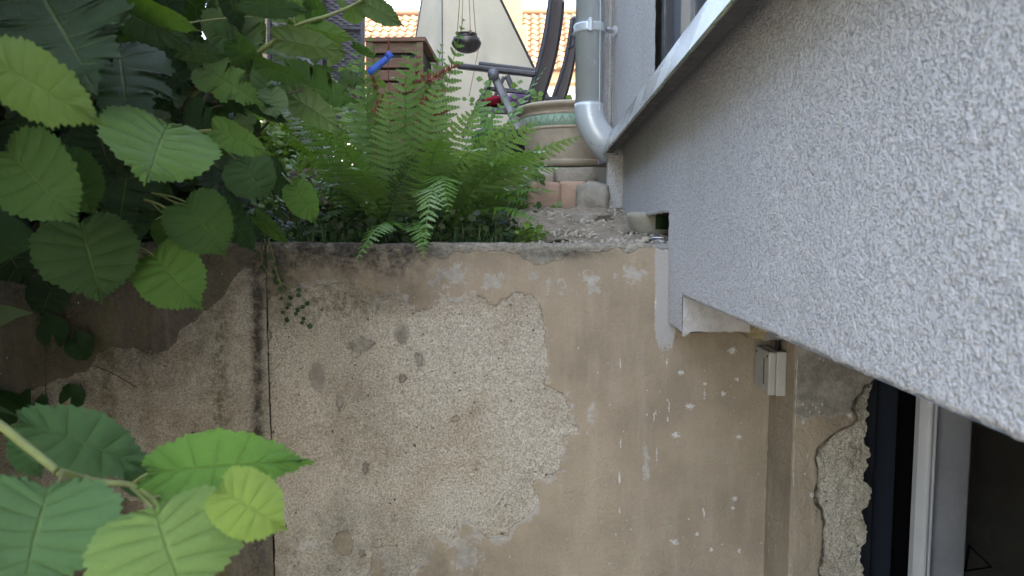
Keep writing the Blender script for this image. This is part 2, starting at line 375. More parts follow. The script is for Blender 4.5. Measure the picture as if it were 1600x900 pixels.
# ================================================================== THE SETTING
YW = 1.60                         # front of the retaining wall
XF, XB = 0.309, 0.550             # facade plane, basement wall plane
ZTOP = -0.021                     # wall top below eye level
g = MB().box(-60, 60, -40, YW + 0.02, -0.2, 0.0); g = g.build('ground', 'yard'); g['kind'] = 'structure'
def bed_z(x, y):
    t = np.clip((y - 1.72) / 0.8, 0, 1); return -0.03 + 0.115 * t * t * (3 - 2 * t)
xs = np.linspace(-2.6, 0.95, 150); ys = np.linspace(YW + 0.10, 2.80, 60)
X, Y = np.meshgrid(xs, ys, indexing='ij'); P = np.stack([X.ravel(), Y.ravel(), np.zeros(X.size)], 1)
P[:, 2] = CZ + bed_z(P[:, 0], P[:, 1]) + fbm(P, 9, 4, 3) * 0.012 - 0.004
o = MB().grid(P, 150, 60).build('garden_bed', 'soil', None, True); o['kind'] = 'structure'
o = MB().box(-60, 60, 2.78, 90, -0.2, CZ + 0.268).build('terrace', 'paving'); o['kind'] = 'structure'

# ------------------------------------------------------------------ retaining walls with worn layers and painted shade
def poly_sdf(px, py, poly):      # positive inside, in photograph pixels
    n = len(poly); d = np.full(px.shape, 1e9); ins = np.zeros(px.shape, bool)
    for i in range(n):
        x0, y0 = poly[i]; x1, y1 = poly[(i + 1) % n]
        ex, ey = x1 - x0, y1 - y0; t = np.clip(((px - x0) * ex + (py - y0) * ey) / (ex * ex + ey * ey + 1e-9), 0, 1)
        d = np.minimum(d, (px - x0 - t * ex) ** 2 + (py - y0 - t * ey) ** 2)
        c = ((y0 > py) != (y1 > py)) & (px < (x1 - x0) * (py - y0) / (y1 - y0 + 1e-12) + x0); ins ^= c
    d = np.sqrt(d); return np.where(ins, d, -d)
def blob(px, py, x, y, rx, ry): return 1 - np.sqrt(((px - x) / rx) ** 2 + ((py - y) / ry) ** 2)

def make_wall(name, m, x0, x1, z0, fy, masks, step=0.0026):
    nx, nz = int((x1 - x0) / step) + 1, int((ZTOP - z0) / step) + 1
    xs = np.linspace(x0, x1, nx); zs = np.linspace(z0, ZTOP, nz)
    X, Z = np.meshgrid(xs, zs, indexing='ij'); P = np.stack([X.ravel(), fy(X.ravel()), CZ + Z.ravel()], 1)
    px, py = project(P)
    A = masks(P, px, py)
    peel = np.clip(A['peel'] * 11, -1, 1) * 0.5 + 0.5
    d = fbm(P, 2.2, 4, 11) * 0.004 + fbm(P, 150, 2, 5) * (0.0004 + 0.0013 * peel) + peel * 0.0034
    edge = np.clip((P[:, 2] - (CZ + ZTOP - 0.012)) / 0.012, 0, 1)          # worn arris
    d += edge ** 2 * (0.006 + 0.008 * np.clip(fbm(P, 30, 3, 8), 0, 1))
    P[:, 1] += d
    topm = Z.ravel() > ZTOP - 1e-6
    P[topm, 2] += fbm(P[topm], 25, 3, 4) * 0.0022
    mb = MB(); mb.grid(P, nx, nz)
    # top and back
    n0 = len(mb.v); t = [i * nz + nz - 1 for i in range(nx)]
    for i in t: v = mb.v[i]; mb.v.append((v[0], float(fy(np.array([v[0]]))[0]) + 0.14, v[2] + 0.001))
    for a in range(nx - 1): mb.f.append((t[a], t[a + 1], n0 + a + 1, n0 + a))
    n1 = len(mb.v)
    for i in t: v = mb.v[i]; mb.v.append((v[0], float(fy(np.array([v[0]]))[0]) + 0.14, 0.0))
    for a in range(nx - 1): mb.f.append((n0 + a, n0 + a + 1, n1 + a + 1, n1 + a))
    me = mb.mesh(name); N = len(mb.v)
    for key, arr in A.items():
        full = np.zeros(N); full[:len(arr)] = arr; full[len(arr):] = 1.0 if key == 'bare' else 0.0
        put_attr(me, key, full)
    me.flip_normals() if me.polygons[0].normal.y > 0 else None
    return link(name, me, m, None, True)

COARSE = [(412, 470), (430, 457), (455, 452), (490, 447), (520, 444), (545, 442), (556, 450), (575, 474), (585, 487), (593, 468), (612, 458), (626, 463), (641, 486), (665, 482), (690, 471), (716, 470), (745, 459), (758, 470), (770, 479), (785, 470), (805, 455), (830, 462), (842, 485), (850, 520), (856, 560), (850, 598), (862, 603), (880, 612), (890, 637), (885, 658), (903, 668), (902, 676), (882, 686), (880, 706), (875, 720), (878, 735), (850, 745), (838, 756), (838, 785), (828, 805), (795, 825), (793, 843), (775, 840), (752, 836), (735, 816), (716, 812), (715, 834), (705, 846), (682, 836), (636, 912), (622, 912), (603, 867), (585, 868), (568, 912), (440, 912), (443, 882), (425, 875), (411, 850), (414, 720), (420, 640), (418, 560), (424, 520), (414, 495)]
def masks_main(P, px, py):
    wob = fbm(P, 26, 3, 21) * 5 + fbm(P, 90, 2, 22) * 2
    s = poly_sdf(px, py, COARSE) + wob
    for x, y, rx, ry in [(563, 538, 20, 8), (556, 548, 7, 10), (628, 522, 9, 14), (497, 588, 11, 21), (655, 562, 6, 12), (628, 591, 6, 6), (531, 627, 4, 10), (571, 733, 5, 10), (537, 850, 15, 20), (588, 850, 8, 6), (712, 655, 4, 3), (566, 865, 5, 7)]:
        s = np.minimum(s, -blob(px, py, x, y, rx, ry) * min(rx, ry) + wob * 0.5)
    out = {'peel': np.clip(s / 30, -1, 1)}
    near = np.exp(-(np.clip(-s, 0, None) / 16) ** 1.3)
    gr = near * (0.60 + 0.40 * fbm(P, 11, 3, 31))
    for x, y, rx, ry in [(682, 440, 20, 14), (770, 438, 30, 24), (833, 432, 12, 12), (857, 446, 8, 26), (878, 450, 12, 26), (925, 440, 26, 26), (985, 430, 40, 20), (730, 865, 42, 60), (923, 642, 9, 26), (870, 700, 10, 40), (1010, 730, 9, 45), (705, 430, 40, 30)]:
        gr = np.maximum(gr, np.clip(blob(px, py, x, y, rx * 1.5, ry * 1.5), 0, 1) * 0.75)
    out['grey'] = gr
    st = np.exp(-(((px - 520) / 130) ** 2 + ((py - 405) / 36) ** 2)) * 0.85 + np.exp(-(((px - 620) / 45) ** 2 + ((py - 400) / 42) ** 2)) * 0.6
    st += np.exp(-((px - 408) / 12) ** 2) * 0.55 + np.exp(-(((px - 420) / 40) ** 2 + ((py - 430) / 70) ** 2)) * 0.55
    st += np.exp(-((px - 1165) / 60) ** 2 - ((py - 540) / 40) ** 2) * 0.25 + np.exp(-(((px - 880) / 70) ** 2 + ((py - 396) / 8) ** 2)) * 0.7  # darker below the hanging block and along the top edge
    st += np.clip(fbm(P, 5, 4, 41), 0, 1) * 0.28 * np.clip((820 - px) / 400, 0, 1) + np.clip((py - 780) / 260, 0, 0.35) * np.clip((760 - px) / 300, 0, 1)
    st += np.clip((760 - px) / 420, 0, 1) * (.10 + .24 * np.clip(fbm(P, 7, 4, 43) + .3, 0, 1))  # hazel shade put into the colour, stronger to the left, with grime
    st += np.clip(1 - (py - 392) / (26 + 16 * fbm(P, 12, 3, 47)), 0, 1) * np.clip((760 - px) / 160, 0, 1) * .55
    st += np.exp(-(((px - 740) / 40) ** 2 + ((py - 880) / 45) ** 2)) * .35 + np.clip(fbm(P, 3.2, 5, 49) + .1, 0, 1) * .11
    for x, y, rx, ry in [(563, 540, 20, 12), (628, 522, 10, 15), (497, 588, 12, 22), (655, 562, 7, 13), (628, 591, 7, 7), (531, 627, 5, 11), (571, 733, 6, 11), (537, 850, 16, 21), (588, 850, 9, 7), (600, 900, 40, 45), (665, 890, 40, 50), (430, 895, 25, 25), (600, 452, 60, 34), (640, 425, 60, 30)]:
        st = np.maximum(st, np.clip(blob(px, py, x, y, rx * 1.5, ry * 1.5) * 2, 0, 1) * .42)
    out['stain_shade'] = np.clip(st, 0, 1)
    out['moss'] = np.clip(np.exp(-(((px - 560) / 70) ** 2 + ((py - 470) / 28) ** 2)) * 0.8 + np.exp(-(((px - 470) / 70) ** 2 + ((py - 480) / 60) ** 2)) * 0.6, 0, 1)
    lm = np.zeros(px.shape)
    spots = [(1078, 635, 10, 8), (1056, 680, 9, 7), (1155, 683, 7, 5), (1149, 780, 6, 6), (1146, 795, 4, 5), (1055, 848, 8, 6), (1048, 845, 4, 4), (1145, 548, 9, 8), (1090, 836, 4, 5), (1112, 860, 4, 4), (1156, 862, 4, 6), (1064, 582, 7, 6), (1102, 600, 5, 4), (1130, 615, 5, 6), (1152, 593, 5, 5), (480, 850, 22, 8), (470, 858, 12, 7)]
    r2 = random.Random(5)
    for q in range(34): spots.append((r2.uniform(890, 1190), r2.uniform(560, 900), r2.uniform(1.0, 2.0), r2.uniform(1.2, 3.0)))
    for q in range(16): spots.append((r2.choice([1022, 1024, 1043, 1008, 968, 1100]) + r2.uniform(-3, 3), r2.uniform(470, 820), 1.8, r2.uniform(6, 18)))
    for x, y, rx, ry in spots: lm = np.maximum(lm, np.clip(blob(px, py, x, y, rx * 1.25, ry * 1.25), 0, 1) * 1.1)
    out['lime'] = lm
    e = 393 + fbm(P, 9, 5, 51, .65) * 11 + np.where((px > 720) & (px < 960), 3, 0)
    out['bare'] = np.clip((e - py) / 14 + 0.5, 0, 1)
    out['smear'] = np.clip(np.minimum((px - 1016) / 14, 1) * np.clip((575 - py) / 60, 0, 1) * np.clip((1060 - px) / 10, 0, 1), 0, 1)
    return out
def masks_left(P, px, py):
    wob = fbm(P, 22, 4, 61) * 8
    border = np.interp(px, [-50, 60, 120, 170, 215, 240, 268, 285, 300, 330, 350, 365, 420], [640, 610, 585, 545, 548, 551, 545, 515, 497, 478, 455, 430, 400])
    s = (py - border) + wob
    s = np.where(py > 770, np.minimum(s, 800 + wob * 3 - py), s)
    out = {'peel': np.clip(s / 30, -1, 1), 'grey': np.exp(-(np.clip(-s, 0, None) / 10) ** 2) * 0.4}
    st = np.clip((500 - py) / 120, 0, 0.75) * np.clip((400 - px) / 120, 0.35, 1) + np.exp(-((px - 402) / 9) ** 2) * 0.7 + np.clip(fbm(P, 6, 4, 71), 0, 1) * 0.4  # hazel shade painted into the upper left, plus joint and random stains
    out['stain_shade'] = np.clip(st * 1.1 + .30, 0, 0.97)  # even darkening adds more painted hazel shade to the stains
    vs = fbm(P * np.array([1, 1, 0.12]), 26, 3, 73)
    out['moss'] = np.clip(np.exp(-((px - 345) / 12) ** 2) * np.clip((py - 470) / 40, 0, 1) + np.exp(-((px - 165) / 16) ** 2) + np.clip(vs, 0, 1) * 0.8 + np.exp(-(((px - 60) / 110) ** 2 + ((py - 520) / 90) ** 2)) * 0.6, 0, 1)
    out['lime'] = np.clip(blob(px, py, 268, 592, 3, 7), 0, 1) * 0.9
    out['bare'] = np.clip((390 + fbm(P, 14, 4, 52) * 8 - py) / 14 + 0.5, 0, 1)
    out['smear'] = np.zeros(px.shape)
    return out
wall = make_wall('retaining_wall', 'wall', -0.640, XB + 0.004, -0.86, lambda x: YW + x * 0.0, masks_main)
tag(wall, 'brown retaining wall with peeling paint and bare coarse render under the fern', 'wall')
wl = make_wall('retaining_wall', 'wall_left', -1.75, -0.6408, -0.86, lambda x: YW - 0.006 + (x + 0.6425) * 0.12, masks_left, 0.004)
tag(wl, 'dark moss-streaked retaining wall behind the hazel leaves, left of the vertical joint', 'wall')
b = MB().box(-0.640, XB, YW + 0.004, YW + 0.13, 0.0, CZ - 0.862).build('wall_foot', 'yard', wall)
b = MB().box(-1.75, -0.649, YW - 0.12, YW + 0.13, 0.0, CZ - 0.862).build('wall_foot', 'yard', wl)

# ------------------------------------------------------------------ the house on the right
HOUSE = empty('house', (XF, 1.45, 0))
tag(HOUSE, 'grey rendered house with metal ledge and basement opening on the right', 'house')
YB = 1.446                        # front of the hanging block and of the basement jamb
ZO = -0.131                       # underside of the overhanging facade
YEND = 2.48
def facade_grid(mb, ys, z0, z1, step=0.0021):
    zs = np.linspace(z0, z1, max(2, int((z1 - z0) / step) + 1))
    Yg, Zg = np.meshgrid(ys, zs, indexing='ij'); P = np.stack([np.full(Yg.size, XF), Yg.ravel(), CZ + Zg.ravel()], 1)
    d = vnoise(P, 260, 3) * 0.0007 + vnoise(P, 150, 4) * 0.0005 + fbm(P, 3, 3, 9) * 0.0025
    P[:, 0] += d
    low = np.clip((z0 + 0.006 - Zg.ravel()) / 0.006, 0, 1); P[:, 0] += low ** 2 * 0.003
    P[:, 2] += low * vnoise(P, 70, 12) * 0.0016
    base = len(mb.v); mb.grid(P, len(ys), len(zs)); return base, len(zs)
def geo(a, b, k=0.0042):
    n = int(math.log(b / a) / k) + 2; return np.geomspace(a, b, n)
fb = MB()
facade_grid(fb, geo(0.30, YB), ZO, 0.345)
facade_grid(fb, geo(YB, YW), -0.209, 0.345)
facade_grid(fb, geo(YW, YEND), 0.051, 0.345)
fac = fb.build('facade', 'facade', HOUSE, True)
MB().box(XF + 0.002, XF + 0.05, -5, 0.30, CZ + ZO, CZ + 0.30).build('facade_panel', 'facade', HOUSE)
MB().quad((XF, 0.30, CZ + ZO), (XB + 0.6, 0.30, CZ + ZO), (XB + 0.6, YB, CZ + ZO), (XF + 0.003, YB, CZ + ZO)).build('soffit', 'facade', HOUSE)
# body of the building: a tall shell that keeps the sun off the yard
sh = MB()
sh.box(0.36, 9.0, -5.0, YEND - 0.02, CZ + 0.32, CZ + 8.0)
sh.build('building_core', 'cream_wall', HOUSE)
MB().box(1.25, 9.0, YEND, 7.6, CZ + 0.27, CZ + 8.0).build('rear_wing', 'facade_up', HOUSE)
# hanging block beside the wall: its front looks at the camera
n = 40; xs = np.linspace(XF + 0.002, 0.452, n); zs = np.linspace(-0.209, ZO + 0.004, 24)
Xg, Zg = np.meshgrid(xs, zs, indexing='ij'); P = np.stack([Xg.ravel(), np.full(Xg.size, YB), CZ + Zg.ravel()], 1)
P[:, 1] += vnoise(P, 170, 5) * 0.0011; lowm = Zg.ravel() < -0.2085; P[lowm, 2] += np.interp(P[lowm, 0], [XF, 0.316, 0.33, 0.46], [-0.004, -0.006, 0.0045, 0.003]) + vnoise(P[lowm], 90, 3) * 0.0018
MB().grid(P, n, 24).build('lintel_block', 'plaster_pale', HOUSE, True)
MB().quad((XF + 0.003, YB, CZ - 0.2085), (0.452, YB, CZ - 0.2045), (0.452, YW, CZ - 0.2045), (XF + 0.003, YW, CZ - 0.2085)).build('block_underside', 'plaster_grey', HOUSE)
rock('insulation_foam', 'foam', (0.470, YB + 0.045, CZ - 0.196), (0.044, 0.09, 0.055), 4, HOUSE, 0, 0.25, 6)
rock('mortar_lump', 'plaster_grey', (0.517, YB + 0.035, CZ - 0.196), (0.066, 0.08, 0.052), 9, HOUSE, 0, 0.16, 6, 0.85)
# basement wall (faces left) and the jamb (faces the camera)
def strip(name, m, u0, u1, z0, z1, fn, nu, nz, disp, parent=HOUSE):
    us = np.linspace(u0, u1, nu); zs = np.linspace(z0, z1, nz); U, Z = np.meshgrid(us, zs, indexing='ij')
    P, nv = fn(U.ravel(), Z.ravel()); P = P + nv * disp(P, U.ravel(), Z.ravel())[:, None]
    mb = MB(); mb.grid(P, nu, nz); o = mb.build(name, m, parent, True); return o, P
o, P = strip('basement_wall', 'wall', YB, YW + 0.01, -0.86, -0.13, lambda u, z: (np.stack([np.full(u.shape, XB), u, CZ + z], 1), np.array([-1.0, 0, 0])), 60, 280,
             lambda P, u, z: fbm(P, 90, 3, 6) * 0.0012 + 0.004 * np.clip((vnoise(P, 60, 7) - 0.35), 0, 1) * np.exp(-((u - YW + 0.02) / 0.012) ** 2) - 0.0035 * np.exp(-((u - YB) / 0.004) ** 2))
px_ = np.zeros(len(P))
for nm, v in (('peel', -1.0), ('grey', 0.0), ('bare', 0.0), ('smear', 0.0), ('moss', 0.0)): put_attr(o.data, nm, px_ + v)
put_attr(o.data, 'stain_shade', np.clip((P[:, 2] - CZ + 0.22) / 0.08, 0, 1) * 0.2)
put_attr(o.data, 'lime', np.exp(-((P[:, 1] - YB) / 0.003) ** 2) * np.clip(fbm(P, 40, 3, 2) * 2 + 0.4, 0, 1) * 0.9)
XJ = 0.716
# jamb: coordinates on it follow the photograph so that the broken plaster edge can be laid out
HACK = [(1368, 590), (1352, 603), (1340, 622), (1330, 640), (1337, 655), (1315, 672), (1292, 690), (1280, 706), (1275, 730), (1276, 775), (1286, 800), (1283, 840), (1286, 870), (1280, 912), (1420, 912), (1420, 590)]
def jamb_disp(P, u, z):
    px, py = project(P); s = poly_sdf(px, py, HACK) + fbm(P, 40, 3, 77) * 4
    t = np.clip(s / 3 + 0.5, 0, 1)
    return -(t * 0.010) - t * (fbm(P, 45, 4, 78) * 0.005) - fbm(P, 120, 2, 6) * 0.0010 - np.exp(-((u - XB) / 0.004) ** 2) * 0.003
us0, zs0 = XB, -0.86
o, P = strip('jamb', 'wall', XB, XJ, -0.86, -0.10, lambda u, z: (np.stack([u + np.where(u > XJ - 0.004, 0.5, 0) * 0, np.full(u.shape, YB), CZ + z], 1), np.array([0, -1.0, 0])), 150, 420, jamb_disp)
rag = np.clip((P[:, 0] - (XJ - 0.02)) / 0.02, 0, 1)
co = P.copy(); co[:, 0] += rag * (fbm(P * np.array([0, 0, 1.0]), 38, 4, 79) * 0.008 - 0.004)
o.data.vertices.foreach_set('co', co.ravel()); o.data.update()
pxj, pyj = project(P); hs = poly_sdf(pxj, pyj, HACK) + fbm(P, 40, 3, 77) * 4
put_attr(o.data, 'peel', np.clip(hs / 30, -1, 1))
up = np.clip((655 - pyj + fbm(P, 40, 4, 3) * 8) / 10, 0, 1)
put_attr(o.data, 'grey', up * 1.2); put_attr(o.data, 'bare', np.zeros(len(P))); put_attr(o.data, 'smear', np.zeros(len(P)))
put_attr(o.data, 'moss', np.zeros(len(P)))
put_attr(o.data, 'stain_shade', np.clip(up * 0.55 + np.exp(-(hs / 2.5) ** 2) * 0.8, 0, 1))
lmj = np.zeros(len(P))
for x, y, rx, ry in [(1255, 660, 5, 7), (1268, 773, 7, 7), (1262, 712, 3, 6), (1258, 740, 3, 6), (1328, 650, 7, 9)] + [(1255 + i * 5, 632 + (i % 3) * 6, 2.5, 5) for i in range(7)]:
    lmj = np.maximum(lmj, np.clip(blob(pxj, pyj, x, y, rx, ry), 0, 1))
put_attr(o.data, 'lime', lmj)
# cellar window in the opening: dark sash, white frame, whitewashed reveal, dark room behind
win = MB(); win.box(XJ - 0.006, 0.81, YB + 0.085, YB + 0.10, CZ - 0.9, CZ + ZO + 0.05); 
cw = win.build('cellar_sash', 'dark_glass', HOUSE)
MB().box(XJ + 0.0, XJ + 0.035, YB + 0.055, YB + 0.084, CZ - 0.9, CZ + ZO + 0.05).build('sash_stile', 'anthracite', cw, False, 0.004)
def vprofile(name, m, pts, z0, z1, parent, smooth=True):   # vertical extrusion of a plan outline
    mb = MB(); n = len(pts)
    for z in (z0, z1):
        for x, y in pts: mb.v.append((x, y, CZ + z))
    for q in range(n): mb.f.append((q, (q + 1) % n, n + (q + 1) % n, n + q))
    mb.f.append(tuple(reversed(range(n)))); mb.f.append(tuple(range(n, 2 * n)))
    return mb.build(name, m, parent, False, 0.002)
YF = 1.40
fx0 = at(1437, 760, YF).x; fx1 = at(1459, 760, YF).x; fx2 = at(1514, 760, YF).x
arc = [(fx0 + (fx1 - fx0) * 0.72 * t, YF + 0.012 - 0.016 * math.sin(t * PI * 0.62)) for t in np.linspace(0, 1, 9)]
cf = vprofile('cellar_frame', 'white_pvc', arc + [(fx0 + (fx1 - fx0) * 0.74, YF + 0.03), (fx0, YF + 0.03)], -0.9, ZO + 0.02, HOUSE)
vprofile('frame_bead', 'white_pvc', [(fx0 + (fx1 - fx0) * 0.80, YF - 0.003), (fx1, YF - 0.003), (fx1, YF + 0.03), (fx0 + (fx1 - fx0) * 0.80, YF + 0.03)], -0.9, ZO - 0.05, cf)
vprofile('frame_seal', 'black', [(fx0 + (fx1 - fx0) * 0.745, YF + 0.008), (fx0 + (fx1 - fx0) * 0.795, YF + 0.008), (fx0 + (fx1 - fx0) * 0.795, YF + 0.03), (fx0 + (fx1 - fx0) * 0.745, YF + 0.03)], -0.9, ZO + 0.02, cf)
arc2 = [(fx1 + 0.001 + (fx2 - fx1) * t, YF + 0.030 - 0.028 * math.sin(t * PI * 0.5)) for t in np.linspace(0, 1, 12)]
vprofile('whitewashed_reveal', 'white_wall', arc2 + [(fx2, YF + 0.06), (fx1 + 0.001, YF + 0.06)], -0.9, ZO + 0.02, HOUSE)
room = MB()
zr0, zr1 = CZ - 1.55, CZ + 0.31
room.quad((fx2 - 0.02, 2.9, zr0), (3.6, 2.9, zr0), (3.6, 2.9, zr1), (fx2 - 0.02, 2.9, zr1))
room.quad((3.6, -0.5, zr0), (3.6, 2.9, zr0), (3.6, 2.9, zr1), (3.6, -0.5, zr1))
room.quad((XB + 0.05, -0.5, zr0), (3.6, -0.5, zr0), (3.6, -0.5, zr1), (XB + 0.05, -0.5, zr1))
room.quad((XB, -0.5, CZ + 0.12), (3.6, -0.5, CZ + 0.12), (3.6, 2.9, CZ + 0.12), (XB, 2.9, CZ + 0.12))
room.quad((XB, -0.5, zr0), (3.6, -0.5, zr0), (3.6, 2.9, zr0), (XB, 2.9, zr0))
room.quad((fx2 - 0.005, YF + 0.06, zr0), (fx2 - 0.005, 2.9, zr0), (fx2 - 0.005, 2.9, zr1), (fx2 - 0.005, YF + 0.06, zr1))
room.quad((XJ - 0.01, YB + 0.12, zr0), (fx2, YB + 0.12, zr0), (fx2, YB + 0.12, zr1), (XJ - 0.01, YB + 0.12, zr1))
room.build('cellar_room', 'dark_room', HOUSE)
MB().box(XB, XB + 0.2, -0.6, 0.735, 0.0, CZ + ZO - 0.002).build('basement_wall', 'plaster_grey', HOUSE)
hg = MB(); p0, p1, p2 = at(1514, 852, 1.9), at(1549, 886, 1.9), at(1508, 892, 1.9)
hg.tube([p0, p1, p2, p0], 0.0035, 8); hg = hg.build('wire_hanger', 'black', None, True); tag(hg, 'black wire triangle hanging in the dark cellar opening', 'hanger')
# ledge
XL = 0.238
lz0, lz1 = 0.286, 0.362
lg = empty('metal_ledge', (XL, 1.5, CZ + lz0)); attach(lg, HOUSE)
lt = 0.360; pr = [(XL + 0.002, lz0 - 0.005), (XL, lz0), (XL + 0.023, lt - 0.003), (XL + 0.027, lt), (0.36, lt + 0.006), (0.36, lt - 0.002), (XL + 0.030, lt - 0.006), (XL + 0.006, lz0 - 0.003)]
def ledge_profile(name, m, prof, y0, y1, parent):
    mb = MB(); n = len(prof)
    for y in (y0, y1):
        for x, z in prof: mb.v.append((x, y, CZ + z))
    for q in range(n): mb.f.append((q, n + q, n + (q + 1) % n, (q + 1) % n))
    mb.f.append(tuple(range(n))); mb.f.append(tuple(reversed(range(n, 2 * n))))
    o = mb.build(name, m, None); o.parent = parent; o.matrix_parent_inverse = Matrix.Translation(parent.location).inverted(); return o
for y0, y1 in ((-1.0, 1.615), (1.618, YEND + 0.03)):
    a = ledge_profile('fascia', 'alu', pr, y0, y1, lg)
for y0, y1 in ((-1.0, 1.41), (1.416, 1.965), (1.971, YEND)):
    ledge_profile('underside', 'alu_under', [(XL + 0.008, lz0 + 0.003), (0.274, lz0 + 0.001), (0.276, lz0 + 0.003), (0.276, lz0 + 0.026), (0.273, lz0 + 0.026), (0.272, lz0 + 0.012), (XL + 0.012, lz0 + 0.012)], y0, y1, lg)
# upper wall with the window
XU = 0.290
UEND = 2.63
def upper(name, y0, y1, z0, z1, parent=HOUSE):
    ys = np.linspace(y0, y1, max(3, int((y1 - y0) / 0.004))); zs = np.linspace(z0, z1, 120); Yg, Zg = np.meshgrid(ys, zs, indexing='ij')
    P = np.stack([np.full(Yg.size, XU), Yg.ravel(), CZ + Zg.ravel()], 1); P[:, 0] += np.abs(vnoise(P, 200, 3)) * 0.0015 + fbm(P, 3, 3, 9) * 0.002
    return MB().grid(P, len(ys), 120).build(name, 'facade_up', parent, True)
WY0, WY1 = 0.70, 1.725
upper('upper_wall', WY1, UEND, lz1, 1.05)
MB().box(XU + 0.004, XU + 0.06, -5, WY0, CZ + lz1 + 0.006, CZ + 8.0).build('upper_wall', 'facade_up', HOUSE)
MB().box(XU + 0.004, XU + 0.06, WY0, UEND, CZ + 1.9, CZ + 8.0).build('upper_wall', 'facade_up', HOUSE)
MB().box(XU + 0.006, XU + 0.06, WY1 + 0.002, UEND - 0.002, CZ + 1.045, CZ + 1.9).build('upper_wall', 'facade_up', HOUSE)
MB().box(XU + 0.004, 1.3, UEND + 0.001, UEND + 0.04, CZ + 0.27, CZ + 8.0).build('end_wall', 'facade_up', HOUSE)
MB().box(at(936, 150, 2.66).x, XU + 0.004, 2.645, 2.70, CZ + 0.27, CZ + 8.0).build('corner_strip', 'facade_up', HOUSE)
vprofile('corner_bead', 'facade_up', [(XU - 0.012 + 0.009 * math.cos(a), UEND + 0.016 + 0.014 * math.sin(a)) for a in np.linspace(0, 2 * PI, 14)[:-1]], 0.30, 1.3, HOUSE)
wn = empty('window', (XU, 1.2, CZ + lz1)); attach(wn, HOUSE)
def wpart(name, m, *b, bev=0.003):
    o = MB().box(*b).build(name, m, None, False, bev); o.parent = wn; o.matrix_parent_inverse = Matrix.Translation(wn.location).inverted(); return o
wpart('frame', 'anthracite', XU + 0.012, XU + 0.07, WY1 - 0.028, WY1 - 0.001, CZ + lz1 + 0.012, CZ + 1.9)
wpart('seal', 'black', XU + 0.020, XU + 0.07, WY1 - 0.046, WY1 - 0.029, CZ + lz1 + 0.012, CZ + 1.9)
wpart('sash_stile', 'anthracite', XU + 0.012, XU + 0.07, WY1 - 0.075, WY1 - 0.047, CZ + lz1 + 0.012, CZ + 1.9)
wpart('pane', 'pane', XU + 0.030, XU + 0.06, 1.385, WY1 - 0.076, CZ + lz1 + 0.012, CZ + 1.9, bev=0)
wpart('mullion', 'anthracite', XU + 0.010, XU + 0.07, 1.335, 1.384, CZ + lz1 + 0.012, CZ + 1.9)
wpart('pane', 'pane', XU + 0.030, XU + 0.06, WY0 + 0.03, 1.334, CZ + lz1 + 0.012, CZ + 1.9, bev=0)
wpart('frame', 'anthracite', XU + 0.012, XU + 0.07, WY0, WY0 + 0.029, CZ + lz1 + 0.012, CZ + 1.9)
# pale end pier under the ledge tip
MB().box(at(949, 300, YEND).x, XF + 0.004, YEND - 0.012, YEND + 0.05, CZ + 0.030, CZ + 0.284).build('end_pier', 'facade_up', HOUSE, False, 0.004)
# gap under the facade: brown cavity
cav = MB()
cav.quad((XF + 0.14, YW + 0.13, CZ - 0.05), (XF + 0.14, YEND, CZ - 0.05), (XF + 0.14, YEND, CZ + 0.06), (XF + 0.14, YW + 0.13, CZ + 0.06))
cav.quad((XF + 0.005, YW + 0.002, CZ + 0.052), (XF + 0.14, YW + 0.002, CZ + 0.052), (XF + 0.14, YEND, CZ + 0.052), (XF + 0.005, YEND, CZ + 0.052))
cav.build('cavity', 'brick_dark', HOUSE)

# ------------------------------------------------------------------ neighbour's house
NB = empty('neighbour_house', (-2, 19, CZ + 0.268)); tag(NB, 'distant white house with orange clay tile roof and cream chimney', 'house')
YE, EZ, PT = 18.0, 4.23, math.radians(40)
MB().box(-9, 6, YE + 0.45, YE + 5.0, CZ + 0.2, CZ + EZ - 0.05).build('wall', 'white_house', NB)
MB().box(-9.2, 6.2, YE + 0.02, YE + 0.46, CZ + EZ - 0.32, CZ + EZ - 0.04).build('eave', 'eave', NB)
RD = 2.66; RH = RD * math.tan(PT); SL = RD / math.cos(PT)
rb = MB(); rb.hexa([(-9.3, YE, CZ + EZ - 0.06), (6.3, YE, CZ + EZ - 0.06), (6.3, YE + RD, CZ + EZ + RH - 0.06), (-9.3, YE + RD, CZ + EZ + RH - 0.06), (-9.3, YE, CZ + EZ), (6.3, YE, CZ + EZ), (6.3, YE + RD, CZ + EZ + RH), (-9.3, YE + RD, CZ + EZ + RH)])
rb.hexa([(-9.3, YE + RD, CZ + EZ + RH - 0.06), (6.3, YE + RD, CZ + EZ + RH - 0.06), (6.3, YE + 2 * RD, CZ + EZ - 0.06), (-9.3, YE + 2 * RD, CZ + EZ - 0.06), (-9.3, YE + RD, CZ + EZ + RH), (6.3, YE + RD, CZ + EZ + RH), (6.3, YE + 2 * RD, CZ + EZ), (-9.3, YE + 2 * RD, CZ + EZ)])
roof = rb.build('roof', 'tile', NB)
